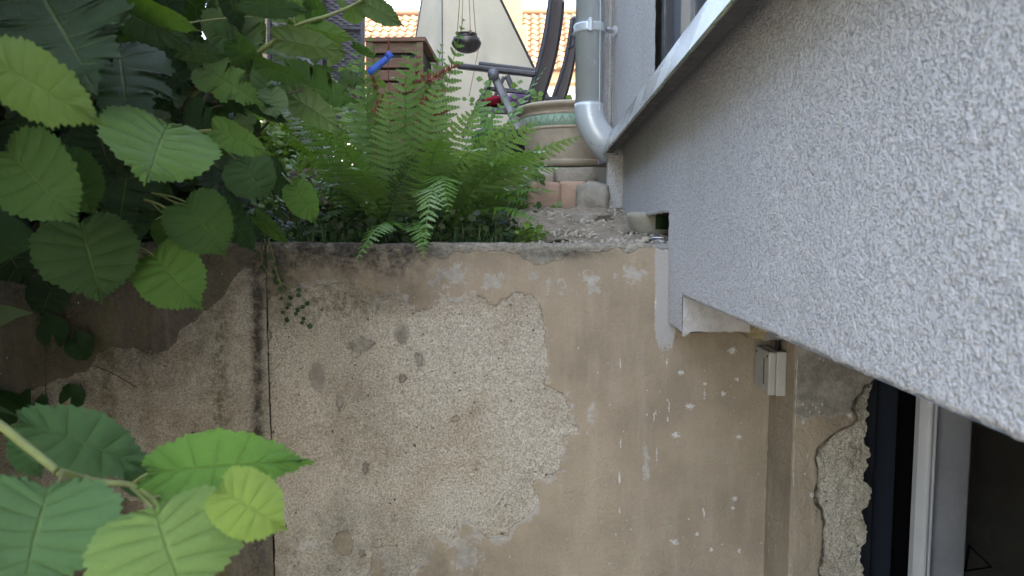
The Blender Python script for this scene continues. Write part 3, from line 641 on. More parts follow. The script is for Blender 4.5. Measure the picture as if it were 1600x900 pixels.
# one tile: a shallow S across its width, raised at its lower end
TWD, TLN = 0.235, 0.345
tm = MB(); nx_ = 9
for t in (0, 1):
    for q in range(nx_):
        u = q / (nx_ - 1); tm.v.append(((u - 0.5) * TWD * 1.02, -0.02 + t * TLN, 0.020 + 0.030 * math.sin(u * 2 * PI) + (0.034 if t == 0 else 0.004)))
for q in range(nx_): tm.v.append(((q / (nx_ - 1) - 0.5) * TWD * 1.02, -0.02, 0.002))
for q in range(nx_ - 1):
    tm.f.append((q, q + 1, nx_ + q + 1, nx_ + q)); tm.f.append((2 * nx_ + q, 2 * nx_ + q + 1, q + 1, q))
tile_me = tm.mesh('tile'); tile_me.materials.append(M['tile'])
rowsn = int(SL / (TLN * 0.97))
RB = Matrix.Rotation(PT, 4, 'X')
rest = MB()
def tile_mat(i, r):
    return Matrix.Translation((-9.2 + i * TWD, YE - 0.03, CZ + EZ)) @ RB @ Matrix.Translation((0, r * TLN * 0.97, 0.0))
ncol = int(15.4 / TWD)
for r in range(rowsn):
    for i in range(ncol):
        mt = tile_mat(i, r); p = mt.translation
        px, py = project(np.array([p[:]])); px = px[0]
        if (555 < px < 665) or (798 < px < 905):
            o = bpy.data.objects.new('tile', tile_me); COL.objects.link(o); o.parent = roof
            o.matrix_basis = mt @ Matrix.Rotation(random.uniform(-.012, .012), 4, 'Z') @ Matrix.Translation((0, 0, random.uniform(-.004, .004)))
        elif 300 < px < 1000:
            i0 = len(rest.v); rest.v += [tuple(mt @ Vector(v)) for v in tm.v]; rest.f += [tuple(i0 + q for q in f) for f in tm.f]
rest.build('tile_field', 'tile', roof, kind='stuff')
rg_ = MB().tube([(-9.3, YE + RD, CZ + EZ + RH + 0.03), (6.3, YE + RD, CZ + EZ + RH + 0.03)], 0.10, 10).build('ridge', 'tile', roof, True)
c0, c1 = at(782, 40, 19.2), at(815, 40, 19.2)
ch = MB().box(c0.x, c1.x, 19.2, 19.9, CZ + EZ + 0.6, CZ + 8.6).build('chimney', 'chimney_plaster', roof, False, 0.02)
MB().box(c0.x + 0.2, c1.x + 0.16, 18.85, 19.19, CZ + EZ + 0.5, CZ + 5.6).build('chimney_base', 'chimney_plaster', roof, False, 0.02)

# ================================================================== THINGS
# ------------------------------------------------------------------ downpipe
YP = 2.52
ppx = lambda x, y: at(x, y, YP)
pt0 = ppx(921, 100); RPI = 0.0505
DP = empty('downpipe', (pt0.x, YP, CZ + 0.28)); tag(DP, 'grey zinc downpipe bending under the metal ledge at the house corner', 'downpipe')
zb = ppx(921, 168).z
main = MB().tube([(pt0.x, YP, zb), (pt0.x, YP, CZ + 3.4)], RPI, 36); main.build('pipe', 'zinc', DP, True)
el = [Vector((pt0.x, YP, zb + 0.012))]
for a in np.linspace(0, 1, 9):
    th = a * math.radians(38); R_ = 0.16
    el.append(Vector((pt0.x + R_ * (1 - math.cos(th)), YP, zb - R_ * math.sin(th))))
d = Vector((math.sin(math.radians(38)), 0, -math.cos(math.radians(38))))
el.append(el[-1] + d * 0.09)
MB().tube(el, RPI + 0.0025, 36).build('elbow', 'zinc', DP, True)
zc = ppx(921, 47).z
cl = MB(); cl.lathe([(RPI + 0.001, -0.016), (RPI + 0.006, -0.016), (RPI + 0.008, -0.010), (RPI + 0.005, 0.0), (RPI + 0.008, 0.010), (RPI + 0.006, 0.016), (RPI + 0.001, 0.016)], (pt0.x, YP, zc), 36)
cl = cl.build('clamp', 'zinc', DP, True)
MB().box(pt0.x - 0.010, pt0.x + 0.004, YP - RPI - 0.02, YP - RPI - 0.004, zc - 0.022, zc + 0.024).build('clamp_lug', 'zinc', cl, False, 0.003)
MB().tube([(pt0.x + RPI, YP, zc), (pt0.x + RPI + 0.045, YP + 0.02, zc)], 0.006, 10).tube([(pt0.x + RPI + 0.012, YP, zc), (pt0.x + RPI + 0.024, YP, zc)], 0.011, 6).build('bolt', 'steel', cl)
MB().tube([(pt0.x + RPI + 0.036, YP + 0.015, zc), (pt0.x + RPI + 0.044, YP + 0.018, zc)], 0.018, 14).build('wall_plug', 'white_pvc', cl)
MB().box(pt0.x + 0.032, pt0.x + 0.034, YP - 0.046, YP - 0.036, zb - 0.02, CZ + 3.3).build('seam', 'zinc', DP)

# ------------------------------------------------------------------ junction box on the basement wall
JY0, JY1, JD = 1.492, 1.588, 0.040
jz1, jz0 = -0.256, -0.354
JB = empty('junction_box', (XB, (JY0 + JY1) / 2, CZ + jz0)); tag(JB, 'pale grey plastic junction box on the basement wall below the ledge', 'box')
MB().box(XB - 0.0235, XB - 0.001, JY0, JY1, CZ + jz0, CZ + jz1).build('body', 'box_grey', JB, False, 0.003)
cv = MB().box(XB - JD, XB - 0.024, JY0 + 0.001, JY1 - 0.001, CZ + jz0 + 0.001, CZ + jz1 - 0.001).build('cover', 'box_grey', JB, False, 0.003)
MB().box(XB - JD - 0.0012, XB - JD + 0.004, JY0 + 0.030, JY0 + 0.0325, CZ + jz0 + 0.02, CZ + jz1 - 0.018).build('groove', 'cable', cv)
for yy in (JY0 + 0.012, JY1 - 0.012):
    MB().tube([(XB - JD - 0.001, yy, CZ + jz1 - 0.012), (XB - JD + 0.006, yy, CZ + jz1 - 0.012)], 0.003, 10).build('screw', 'cable', cv)
MB().tube([(XB - 0.012, JY0 + 0.03, CZ + jz1), (XB - 0.012, JY0 + 0.03, CZ + jz1 + 0.02), (XB - 0.004, JY0 + 0.01, CZ + jz1 + 0.045), (XB + 0.004, JY0 + 0.0, CZ + jz1 + 0.07)], 0.006, 10).build('cable', 'cable', JB, True)

# ------------------------------------------------------------------ stones at the edge of the terrace, rubble
def stone(px0, px1, py0, py1, Y, depth, m, label, seed, boxy=0.8, amp=0.10, grp='stones at the terrace edge'):
    a, b = at(px0, py1, Y), at(px1, py0, Y)
    o = rock('stone', m, ((a.x + b.x) / 2, Y + depth / 2, (a.z + b.z) / 2), (abs(b.x - a.x) * 1.08, depth, abs(b.z - a.z) * 1.08), seed, None, random.uniform(-.06, .06), amp, 6, boxy)
    tag(o, label, 'stone', grp); return o
stone(826, 874, 286, 330, 2.50, 0.25, 'sandstone', 'pink sandstone block under the clay pot, left of the pair', 1, 0.92, 0.05)
stone(876, 914, 284, 330, 2.51, 0.25, 'sandstone', 'smaller pink sandstone block beside the end pier under the pot', 2, 0.92, 0.05)
stone(838, 868, 264, 286, 2.58, 0.22, 'limestone', 'pale stone wedged on top of the left sandstone block', 3)
stone(866, 930, 262, 284, 2.60, 0.22, 'concrete', 'flat grey slab directly under the clay pot saucer', 4, 0.9, 0.06)
stone(900, 952, 288, 345, 2.44, 0.2, 'concrete', 'broken concrete chunk leaning by the end pier', 5, 0.75, 0.16)
stone(896, 934, 336, 374, 2.20, 0.16, 'concrete', 'low concrete lump on the rubble near the wall gap', 6, 0.7, 0.2)
stone(846, 900, 330, 372, 2.36, 0.2, 'concrete', 'broad sloping concrete lump below the sandstone blocks', 7, 0.6, 0.2)
stone(780, 828, 272, 320, 2.60, 0.25, 'limestone', 'pale stone half hidden behind the fern fronds', 8, 0.8, 0.12)
stone(690, 776, 270, 322, 2.66, 0.25, 'concrete', 'grey terrace edging stone deep behind the fern', 9, 0.85, 0.1)
stone(560, 686, 268, 322, 2.68, 0.25, 'concrete', 'long grey terrace edging stone left behind the fern', 10, 0.9, 0.1)
stone(420, 556, 266, 322, 2.68, 0.25, 'concrete', 'terrace edging stone furthest left behind hazel leaves', 11, 0.9, 0.1)
# gravel and grit on the strip beside the house
gv = MB(); r3 = random.Random(3)
ico = bmesh.new(); bmesh.ops.create_icosphere(ico, subdivisions=1, radius=1.0); IV = [v.co.copy() for v in ico.verts]; IF = [tuple(v.index for v in f.verts) for f in ico.faces]; ico.free()
def pebble(mb, c, s, r):
    i0 = len(mb.v); sc = (s * r.uniform(.7, 1.3), s * r.uniform(.7, 1.3), s * r.uniform(.5, .9))
    rot = Euler((r.uniform(0, 6), r.uniform(0, 6), r.uniform(0, 6))).to_matrix()
    for v in IV:
        q = rot @ Vector((v.x * sc[0] * r.uniform(.8, 1.15), v.y * sc[1] * r.uniform(.8, 1.15), v.z * sc[2])); mb.v.append((c[0] + q.x, c[1] + q.y, c[2] + q.z))
    mb.f += [tuple(i0 + k for k in f) for f in IF]
for q in range(1500):
    y = r3.uniform(1.62, 2.45); x = r3.uniform(-0.03, 0.42)
    z = CZ + (float(bed_z(0, np.array(y))) if y > 1.73 else ZTOP)
    if y < 1.74 and r3.random() < 0.6: continue
    pebble(gv, (x, y, z + 0.001), r3.uniform(0.002, 0.009) * (1.6 if r3.random() < .08 else 1), r3)
gv = gv.build('gravel', 'gravel', None, True); tag(gv, 'pale gravel and mortar grit on the strip beside the house', 'gravel', kind='stuff')
sp = MB()
xs = np.linspace(-0.08, 0.45, 60); ys = np.linspace(1.735, 2.7, 80); Xg, Yg = np.meshgrid(xs, ys, indexing='ij'); P = np.stack([Xg.ravel(), Yg.ravel(), np.zeros(Xg.size)], 1)
P[:, 2] = CZ + bed_z(P[:, 0], P[:, 1]) + 0.004 + fbm(P, 14, 5, 30) * 0.014
sp.grid(P, 60, 80); sp = sp.build('rubble_path', 'rubble', None, True); sp['kind'] = 'structure'
# in the gap under the facade
gp = at(993, 380, 2.05)
PP = empty('pot', (gp.x + 0.03, 2.05, CZ - 0.02)); tag(PP, 'pale rounded pot with dark green patch inside the gap under the facade', 'pot')
MB().lathe([(0.0, 0.0), (0.045, 0.0), (0.068, 0.03), (0.080, 0.07), (0.082, 0.085), (0.076, 0.085), (0.07, 0.04)], (gp.x + 0.052, 2.03, CZ - 0.022), 30).build('body', 'pale_pot', PP, True)
pc = MB(); cxg, cyg = gp.x + 0.052, 2.03
prof = [(0.0745, 0.036), (0.0815, 0.066), (0.0845, 0.083)]
n_ = 10
for r_, z_ in prof:
    for q in range(n_):
        a = math.radians(262 + q * 8); pc.v.append((cxg + r_ * math.cos(a), cyg + r_ * math.sin(a), CZ - 0.022 + z_))
for k_ in range(len(prof) - 1):
    for q in range(n_ - 1): pc.f.append((k_ * n_ + q, k_ * n_ + q + 1, (k_ + 1) * n_ + q + 1, (k_ + 1) * n_ + q))
pc.build('green_patch', 'dark_green', PP, True)
sk = MB(); s0 = at(1016, 378, 1.68); s1 = at(1036, 371, 1.68); s2 = at(1043, 378, 1.68)
sk.tube([s0 + Vector((-.004, .02, 0)), at(1020, 372, 1.68), s1, s2, s2 + Vector((-0.002, .03, 0.0)), at(1022, 374, 1.71), s0 + Vector((-.004, .02, 0))], 0.0028, 8)
sk = sk.build('shackle', 'steel', None, True); tag(sk, 'bent grey steel wire loop lying at the right end of the gap', 'wire loop')
for i, (x, y, Y) in enumerate([(1008, 374, 1.66), (1003, 379, 1.65), (998, 379, 1.67)]):
    p = at(x, y, Y); o = rock('mortar_crumb', 'limestone', (p.x, p.y, p.z), (0.018 - i * .002, 0.016, 0.013), 40 + i, None, 0, 0.25, 3, 0.5)
    tag(o, ['largest pale mortar crumb beside the wire loop', 'middle pale mortar crumb on the wall edge in the gap', 'leftmost pale mortar crumb in front of the rounded pot'][i], 'crumb', 'crumbs in the gap')

# ------------------------------------------------------------------ clay pot
YC = 2.95
pcx = at(886, 200, YC); RR = 81 * YC / FPX; zr = at(886, 172, YC).z; zb_ = CZ + 0.285
CP = empty('flower_pot', (pcx.x, YC, zb_)); tag(CP, 'large weathered clay pot with green zigzag band behind the downpipe', 'flower pot')
H = zr - zb_
MB().lathe([(0.0, 0), (RR * .70, 0), (RR * .73, 0.02), (RR * .86, H * .55), (RR * .90, H * .80), (RR * .905, H * .90), (RR * .95, H * .915), (RR * 1.0, H * .945), (RR * 1.01, H * .975), (RR * .985, H), (RR * .93, H + 0.004), (RR * .88, H - 0.01), (RR * .86, H * .8), (0, H * .78)], (pcx.x, YC, zb_), 72).build('body', 'terracotta', CP, True)
za, zd = H * .60, H * .83
bd = MB().lathe([(RR * .873, za), (RR * .880, za), (RR * .904, zd), (RR * .90, zd)], (pcx.x, YC, zb_), 72).build('band', 'glaze', CP, True)
for zz, rr in ((za, .878), (zd, .904)):
    MB().lathe([(RR * rr, zz - 0.006), (RR * rr + 0.003, zz - 0.003), (RR * rr + 0.003, zz + 0.003), (RR * rr, zz + 0.006)], (pcx.x, YC, zb_), 72).build('rib', 'terracotta', CP, True)
zz_ = MB(); m_ = 88
pth = []
for q in range(m_ + 1):
    a = 2 * PI * q / m_; hgt = za + (zd - za) * (0.22 if q % 2 else 0.78); r_ = RR * (.876 + .028 * (hgt - za) / (zd - za)) + 0.0015
    pth.append((pcx.x + r_ * math.cos(a), YC + r_ * math.sin(a), zb_ + hgt))
zz_.tube(pth, 0.0022, 5); zz_.build('zigzag', 'terracotta', bd)
sa = MB().lathe([(0, 0), (RR * .86, 0), (RR * .93, 0.022), (RR * .91, 0.026), (RR * .84, 0.008), (0, 0.008)], (pcx.x, YC, zb_ - 0.012), 60).build('saucer', 'terracotta', None, True)
tag(sa, 'shallow clay saucer under the large clay pot', 'saucer')
bp = at(797, 232, 3.0)
o = MB().lathe([(0, -0.09), (0.09, -0.09), (0.118, 0.02), (0.124, 0.075), (0.112, 0.085), (0.10, 0.03), (0, 0.03)], (bp.x - 0.05, 3.05, CZ + 0.365), 40).build('dark_pot', 'black_pot', None, True)
tag(o, 'rough black plant pot left of the large clay pot', 'flower pot')

# ------------------------------------------------------------------ hanging bowl
YH = 3.2
hc = at(729, 68, YH); hs_ = YH / FPX
HP = empty('hanging_pot', hc); tag(HP, 'dark bronze bowl hanging on four cords before the cream canvas', 'hanging pot')
pr_ = [(0.0, -17), (8, -16.5), (15, -13), (21, -6), (23, 0), (21.5, 6), (17, 10), (14, 13), (14.5, 15.5), (16.5, 17), (15.5, 17.4), (13, 15.5), (12, 12), (10, 9)]
bw = MB().lathe([(r * hs_, z * hs_ * .80) for r, z in pr_], hc, 48).build('bowl', 'bronze', HP, True)
MB().lathe([(20 * hs_, 6.1 * hs_), (20.6 * hs_, 6.9 * hs_), (19 * hs_, 7.4 * hs_)], hc, 48).build('rim_line', 'bronze', bw, True)
hook = hc + Vector((0.002, 0, 0.62))
for a in (0.5, 2.2, 3.7, 5.2):
    p = hc + Vector((15.5 * hs_ * math.cos(a), 15.5 * hs_ * math.sin(a), 12.8 * hs_))
    MB().tube([p, hook], 0.0017, 6).build('cord', 'cord', HP); MB().tube([p - Vector((0, 0, .006)), p + Vector((0, 0, .008))], 0.0065, 8).build('knot', 'cord', HP)
MB().tube([hook + Vector((0, 0, -.01)), hook + Vector((0, 0, .10))], 0.004, 8).build('hook', 'steel', HP)
bk = MB().tube([hook + Vector((0, 0, .095)), hook + Vector((0.25, 1.45, .13))], 0.014, 10)
bk = bk.build('hanging_bracket', 'dark_post', HP)

# ------------------------------------------------------------------ parasol cover
YS = 4.6
PS = empty('parasol', at(735, 330, YS)); PS.location.z = CZ + 0.268
tag(PS, 'closed cream canvas parasol standing behind the bronze bowl', 'parasol')
def sheet(a0, a1, b0, b1, nu, nv, amp, seed):     # a0->a1 along the top, b0->b1 along the bottom
    us = np.linspace(0, 1, nu); vs = np.linspace(0, 1, nv); U, V = np.meshgrid(us, vs, indexing='ij'); U, V = U.ravel()[:, None], V.ravel()[:, None]
    a0, a1, b0, b1 = (np.array(q[:]) for q in (a0, a1, b0, b1))
    P = (a0 * (1 - U) + a1 * U) * (1 - V) + (b0 * (1 - U) + b1 * U) * V
    n = np.cross(a1 - a0, b0 - a0) if np.linalg.norm(a1 - a0) > 1e-5 else np.cross(b1 - b0, b0 - a0); n = n / np.linalg.norm(n)
    Q = P * np.array([1, 1, 0.25]); d = fbm(Q, 5, 4, seed) * amp * (4 * U * (1 - U))[:, 0] + 0.03 * np.sin(PI * U[:, 0]) * V[:, 0]
    return P + n * d[:, None]
ap = at(690, -190, 4.85)
L1, R0, R1 = at(622, 232, 5.05), at(692, 236, 4.45), at(897, 234, 4.85)
B1 = at(770, 228, 5.5)
for nm, (p, q, s) in {'left': (L1, R0, 3), 'front': (R0, R1, 5), 'back': (R1, B1, 7), 'rear': (B1, L1, 9)}.items():
    e = 0.12
    t0 = ap.lerp(p, e); t1 = ap.lerp(q, e)
    MB().grid(sheet(t0, t1, p, q, 40, 60, 0.02, s), 40, 60).build('canopy_panel', 'canvas', PS, True)
def seam(p, q, r=0.004): return MB().tube([ap.lerp(p, .12), p], r, 6).build('seam', 'chair_metal', PS)
seam(R0 + Vector((0, -.004, 0)), 0); seam(R1, 0, 0.010); seam(L1, 0, 0.008)
s_a, s_b = at(749, 70, 4.60), at(733, 150, 4.52)
MB().tube([s_a, s_b], 0.003, 6).build('seam', 'eave', PS)
MB().tube([(ap.x, ap.y + .1, CZ + .27), (ap.x, ap.y + .1, ap.z + .1)], 0.03, 12).build('pole', 'post', PS, True)

# ------------------------------------------------------------------ garden chairs
def chair(base, near, far, top_n, bot_n, top_f, bot_f, label, full):
    C = empty('garden_chair', base); C.location.z = CZ + 0.268; tag(C, label, 'chair', 'garden chairs on the terrace')
    a, b, c, d_ = at(*top_n, near), at(*bot_n, near), at(*top_f, far), at(*bot_f, far)
    def bow(p, q, s, n=14):
        out = []
        for t in np.linspace(0, 1, n):
            v = p.lerp(q, t); v = v + Vector((s * math.sin(PI * t), 0, 0)); out.append(v)
        return out
    l1, l2 = bow(a, b, 0.020), bow(c, d_, 0.020)
    fr = MB(); fr.tube(l1, 0.014, 10); fr.tube(l2, 0.014, 10); fr.tube([a, a.lerp(c, .5) + Vector((0, 0, .02)), c], 0.014, 10); fr.build('back_frame', 'chair_metal', C, True)
    P = np.array([[(l1[i].lerp(l2[i], t) + Vector((0.012 * math.sin(PI * t), 0, 0)))[:] for t in np.linspace(0, 1, 8)] for i in range(14)]).reshape(-1, 3)
    sl = MB().grid(P, 14, 8).build('backrest', 'sling', C, True); md = sl.modifiers.new('thick', 'SOLIDIFY'); md.thickness = 0.006
    return C, l1, l2
C1, l1, l2 = chair(at(800, 220, 3.65), 3.50, 3.86, (862, -14), (821, 168), (879, 4), (846, 158), 'charcoal reclining garden chair with armrest behind the clay pot', True)
MB().bar(at(714, 103, 3.5), at(838, 116.5, 3.5), 0.045, 0.026).build('armrest', 'chair_metal', C1, False, 0.009, 3)
MB().bar(at(748, 100, 3.95), at(846, 112, 3.95), 0.045, 0.024).build('armrest', 'chair_metal', C1, False, 0.009, 3)
MB().tube([at(771, 117, 3.47) + Vector((0, -.02, 0)), at(771, 117, 3.47) + Vector((0, .02, 0))], 0.028, 20).build('hinge', 'silver', C1, True)
MB().bar(at(772, 118, 3.49), at(812, 205, 3.49), 0.03, 0.042, (1, 0, 0)).build('leg', 'silver', C1, False, 0.008)
MB().bar(at(769, 120, 3.50), at(722, 215, 3.50), 0.024, 0.020, (1, 0, 0)).build('leg', 'chair_metal', C1, False, 0.005)
MB().bar(at(792, 118, 3.95), at(826, 195, 3.95), 0.024, 0.03, (1, 0, 0)).build('leg', 'chair_metal', C1, False, 0.005)
MB().bar(at(788, 120, 3.96), at(750, 200, 3.96), 0.024, 0.02, (1, 0, 0)).build('leg', 'chair_metal', C1, False, 0.005)
MB().bar(at(758, 138, 3.55), at(828, 145, 3.55), 0.02, 0.022).build('side_rail', 'chair_metal', C1, False, 0.005)
MB().bar(at(742, 172, 3.5), at(830, 176, 3.5), 0.02, 0.03).build('side_rail', 'chair_metal', C1, False, 0.005)
s1_, s2_, s3_, s4_ = at(742, 168, 3.5), at(830, 172, 3.5), at(842, 166, 3.95), at(757, 162, 3.95)
o = MB().hexa([s1_ - Vector((0, 0, .02)), s2_ - Vector((0, 0, .02)), s3_ - Vector((0, 0, .02)), s4_ - Vector((0, 0, .02)), s1_, s2_, s3_, s4_]).build('seat', 'sling', C1, False, 0.006)
rc_ = at(768, 158, 3.62)
o = rock('cushion', 'red_cloth', (rc_.x, 3.68, rc_.z), (0.16, 0.2, 0.055), 21, None, 0.2, 0.12, 8, 0.35); tag(o, 'crumpled red cushion on the garden chair seat', 'cushion')
vc = at(808, 154, 3.66)
o = rock('cushion', 'violet_cloth', (vc.x, 3.74, vc.z), (0.09, 0.16, 0.075), 23, None, 0.3, 0.12, 8, 0.35); tag(o, 'violet patterned cushion against the garden chair backrest', 'cushion')
C2, m1, m2 = chair(at(870, 220, 4.3), 4.15, 4.5, (894, 32), (862, 160), (901, 34), (880, 160), 'second grey garden chair, only its narrow backrest showing by the downpipe', False)
MB().tube([at(893, 52, 4.12), at(897, 60, 4.12), at(895, 72, 4.12), at(888, 76, 4.12)], 0.010, 8).build('handle', 'chair_metal', C2, True)
MB().bar(at(840, 152, 4.15), at(873, 156, 4.15), 0.03, 0.025).build('side_rail', 'chair_metal', C2, False, 0.005)
MB().bar(at(845, 155, 4.15), at(850, 270, 4.15), 0.025, 0.025, (1, 0, 0)).build('leg', 'chair_metal', C2)

# ------------------------------------------------------------------ wicker, post, planter
def weave(mb, a, b, c, rows, cols, amp, th):     # a: lower left, b: lower right, c: upper left
    ex, ez = (b - a), (c - a); n = ex.cross(ez).normalized()
    for r in range(rows):
        z0, z1 = (r + 0.08) / rows, (r + 0.92) / rows; ph = r % 2; i0 = len(mb.v); m = cols * 4 + 1
        for q in range(m):
            u = q / (m - 1); off = n * (-amp * math.cos(PI * (u * cols + ph)))
            for z in (z0, (z0 + z1) / 2, z1):
                mb.v.append(tuple(a + ex * u + ez * z - off * (1 if z not in (z0, z1) else .75) + n * (0.0 if z in (z0, z1) else -th)))
        for q in range(m - 1):
            for k_ in (0, 1):
                mb.f.append((i0 + q * 3 + k_, i0 + (q + 1) * 3 + k_, i0 + (q + 1) * 3 + k_ + 1, i0 + q * 3 + k_ + 1))
WC = empty('wicker_chair', at(540, 240, 4.5)); WC.location.z = CZ + .268; tag(WC, 'dark wicker chair back beside the wooden planter', 'chair')
mb = MB(); weave(mb, at(503, 40, 4.5), at(567, 40, 4.5), at(503, -70, 4.5), 26, 9, 0.006, 0.002); mb.build('woven_back', 'wicker', WC, True, kind='stuff')
mb = MB(); weave(mb, at(503, 215, 4.5), at(562, 215, 4.5), at(503, 50, 4.5), 40, 9, 0.006, 0.002); mb.build('woven_skirt', 'wicker', WC, True, kind='stuff')
MB().quad(at(504, 217, 4.53), at(566, 217, 4.53), at(566, -70, 4.53), at(504, -70, 4.53)).build('backing', 'black', WC)
MB().bar(at(566, 300, 4.47), at(567, -75, 4.47), 0.028, 0.028, (0, 1, 0)).build('leg', 'chair_metal', WC, False, .004)
MB().bar(at(503, 300, 4.47), at(503, -75, 4.47), 0.028, 0.028, (0, 1, 0)).build('leg', 'chair_metal', WC, False, .004)
MB().bar(at(503, 43, 4.47), at(567, 45, 4.47), 0.02, 0.022).build('cross_bar', 'chair_metal', WC, False, .004)
WT = empty('wicker_bench', at(450, 240, 5.0)); WT.location.z = CZ + .268; tag(WT, 'grey wicker bench side left of the pale post', 'bench')
mb = MB(); weave(mb, at(424, 290, 5.0), at(474, 290, 5.0), at(424, -60, 5.0), 80, 7, 0.006, 0.002); mb.build('woven_side', 'wicker', WT, True, kind='stuff')
MB().quad(at(424, 292, 5.03), at(474, 292, 5.03), at(474, -60, 5.03), at(424, -60, 5.03)).build('backing', 'black', WT)
MB().bar(at(421, 235, 4.97), at(421, -70, 4.97), 0.02, 0.028, (0, 1, 0)).build('frame_bar', 'chair_metal', WT)
MB().bar(at(415, 235, 4.97), at(415, -70, 4.97), 0.03, 0.028, (0, 1, 0)).build('wooden_edge', 'terracotta', WT)
pp = at(487, 100, 4.1)
o = MB().tube([(pp.x, 4.1, CZ + .268), (pp.x, 4.1, CZ + 2.4)], 0.063, 32).build('post', 'post', None, True); tag(o, 'pale blue-grey round post between the wicker pieces', 'post')
MB().lathe([(.063, 0), (.12, 0), (.12, .012), (.064, .02)], (pp.x, 4.1, CZ + .268), 32).build('foot_plate', 'post', o, True)
o = MB().bar(at(341, 250, 3.6), at(341, -80, 3.6), 0.09, 0.09, (0, 1, 0)).build('post', 'dark_post', None, False, .006); tag(o, 'dark square post behind the hazel leaves', 'post')
MB().bar(at(341, -78, 3.6), at(341, -90, 3.6), 0.12, 0.12, (0, 1, 0)).build('post_cap', 'dark_post', o)
WP = empty('wooden_planter', at(620, 240, 4.2)); WP.location.z = CZ + .268; tag(WP, 'brown wooden plank planter box behind the fern', 'planter')
for i, (y0, y1) in enumerate([(66, 83), (90, 106), (109, 126), (129, 146), (149, 166), (169, 186), (189, 206), (209, 226), (229, 246), (249, 266), (269, 286)]):
    a, b = at(574, y1, 4.2), at(660, y0, 4.2)
    MB().box(a.x, b.x, 4.2, 4.222, a.z, b.z).build('plank', 'wood', WP, False, .003)
a, b = at(570, 65, 4.18), at(665, 57, 4.18); MB().box(a.x, b.x, 4.18, 4.7, a.z, b.z).build('top_board', 'wood', WP, False, .004)
for x in (657, 579):
    a, b = at(x - 4, 298, 4.19), at(x + 4, 66, 4.19); MB().box(a.x, b.x, 4.185, 4.199, a.z, b.z).build('corner_post', 'wood', WP, False, .003)
a, b = at(578, 290, 4.23), at(656, 66, 4.23); MB().box(a.x, b.x, 4.224, 4.68, a.z, b.z).build('liner', 'black', WP)

# ================================================================== PLANTS
# ------------------------------------------------------------------ hazel leaf: rows of the mesh run along its side veins
def catmull(pts, n):
    pts = [np.array(p, float) for p in pts]; P = [2 * pts[0] - pts[1]] + pts + [2 * pts[-1] - pts[-2]]; out = []
    m = len(pts) - 1
    for q in range(n):
        s = q / (n - 1) * m; i = min(int(s), m - 1); t = s - i; p0, p1, p2, p3 = P[i:i + 4]
        out.append(0.5 * ((2 * p1) + (-p0 + p2) * t + (2 * p0 - 5 * p1 + 4 * p2 - p3) * t * t + (-p0 + 3 * p1 - 3 * p2 + p3) * t ** 3))
    return np.array(out)
OUT = {'round': [(0, 0), (.13, -.07), (.30, -.09), (.45, .02), (.54, .20), (.56, .42), (.51, .62), (.38, .79), (.20, .90), (.07, .98), (0, 1.08)],
       'long': [(0, 0), (.11, -.05), (.25, -.04), (.36, .08), (.42, .26), (.42, .46), (.37, .64), (.27, .79), (.14, .91), (.05, 1.0), (0, 1.1)],
       'lobed': [(0, 0), (.16, -.10), (.36, -.10), (.54, .02), (.66, .24), (.54, .34), (.50, .40), (.60, .58), (.46, .62), (.34, .68), (.30, .86), (.13, .93), (0, 1.14)]}
NV = 8
def leaf_mesh(shape, seed, pleat=0.016, curl=0.22, cup=0.10, teeth=0.046, n=73, rings=6):
    r = random.Random(seed); O = catmull(OUT[shape], n); verts, faces, uvs = [], [], []
    hole = r.uniform(0, 6)
    for side in (-1, 1):
        asym = 1 + side * r.uniform(-.06, .06)
        wobs = [r.uniform(-.02, .02) for _ in range(6)]
        base = len(verts)
        for i in range(n):
            t = i / (n - 1); x, y = O[i]
            if 0 < i < n - 1:
                tx, ty = O[i + 1] - O[i - 1]; l = math.hypot(tx, ty) + 1e-9; nx, ny = ty / l, -tx / l
                ph = (i % 3) / 3.0; big = (t * NV) % 1.0
                k_ = teeth * (1.7 if shape == 'lobed' else 1.0) * (0.75 - ph) + teeth * 1.0 * (0.5 - abs(big - 0.5)) * -1.0 + wobs[int(t * 5.99)] * .5 + r.uniform(-.3, .3) * teeth
                x += nx * k_; y += ny * k_
            x = max(x, 0.0) * asym; vm = t ** 1.15
            for s in range(rings + 1):
                q = s / rings; q2 = q ** 0.9
                X = x * q2; Y = vm * (1 - q2) + y * q2
                ven = abs(((t * NV) % 1.0) - 0.5) * 2
                z = pleat * (.45 if shape == 'lobed' else 1.0) * (1 - ven ** 2) * math.sin(PI * min(1, q * 1.05)) * 1.6
                z += cup * X * X * 1.6 - curl * Y * Y * 0.55 + 0.03 * math.sin(Y * 7 + hole + side) * X + 0.05 * q ** 3 * math.sin(t * 13 + hole * side) * .5
                verts.append((X * side, Y, z)); uvs.append((0.5 + side * q * .5, t))
        for i in range(n - 1):
            for s in range(rings):
                a = base + i * (rings + 1) + s; f = (a, a + 1, a + rings + 2, a + rings + 1)
                faces.append(f if side > 0 else f[::-1])
    me = bpy.data.meshes.new('leaf'); me.from_pydata(verts, [], faces); ul = me.uv_layers.new(name='UVMap')
    idx = np.zeros(len(me.loops), int); me.loops.foreach_get('vertex_index', idx); ul.data.foreach_set('uv', np.array(uvs)[idx].ravel())
    me.polygons.foreach_set('use_smooth', [True] * len(me.polygons)); me.materials.append(M['hazel']); me.update()
    return me
LM = {s: [leaf_mesh(s, 100 + i * 7 + len(s), pleat=p, curl=c, cup=u) for i, (p, c, u) in enumerate([(.018, .18, .12), (.022, .32, -.12), (.014, .08, .30), (.020, .45, .05)])] for s in OUT}
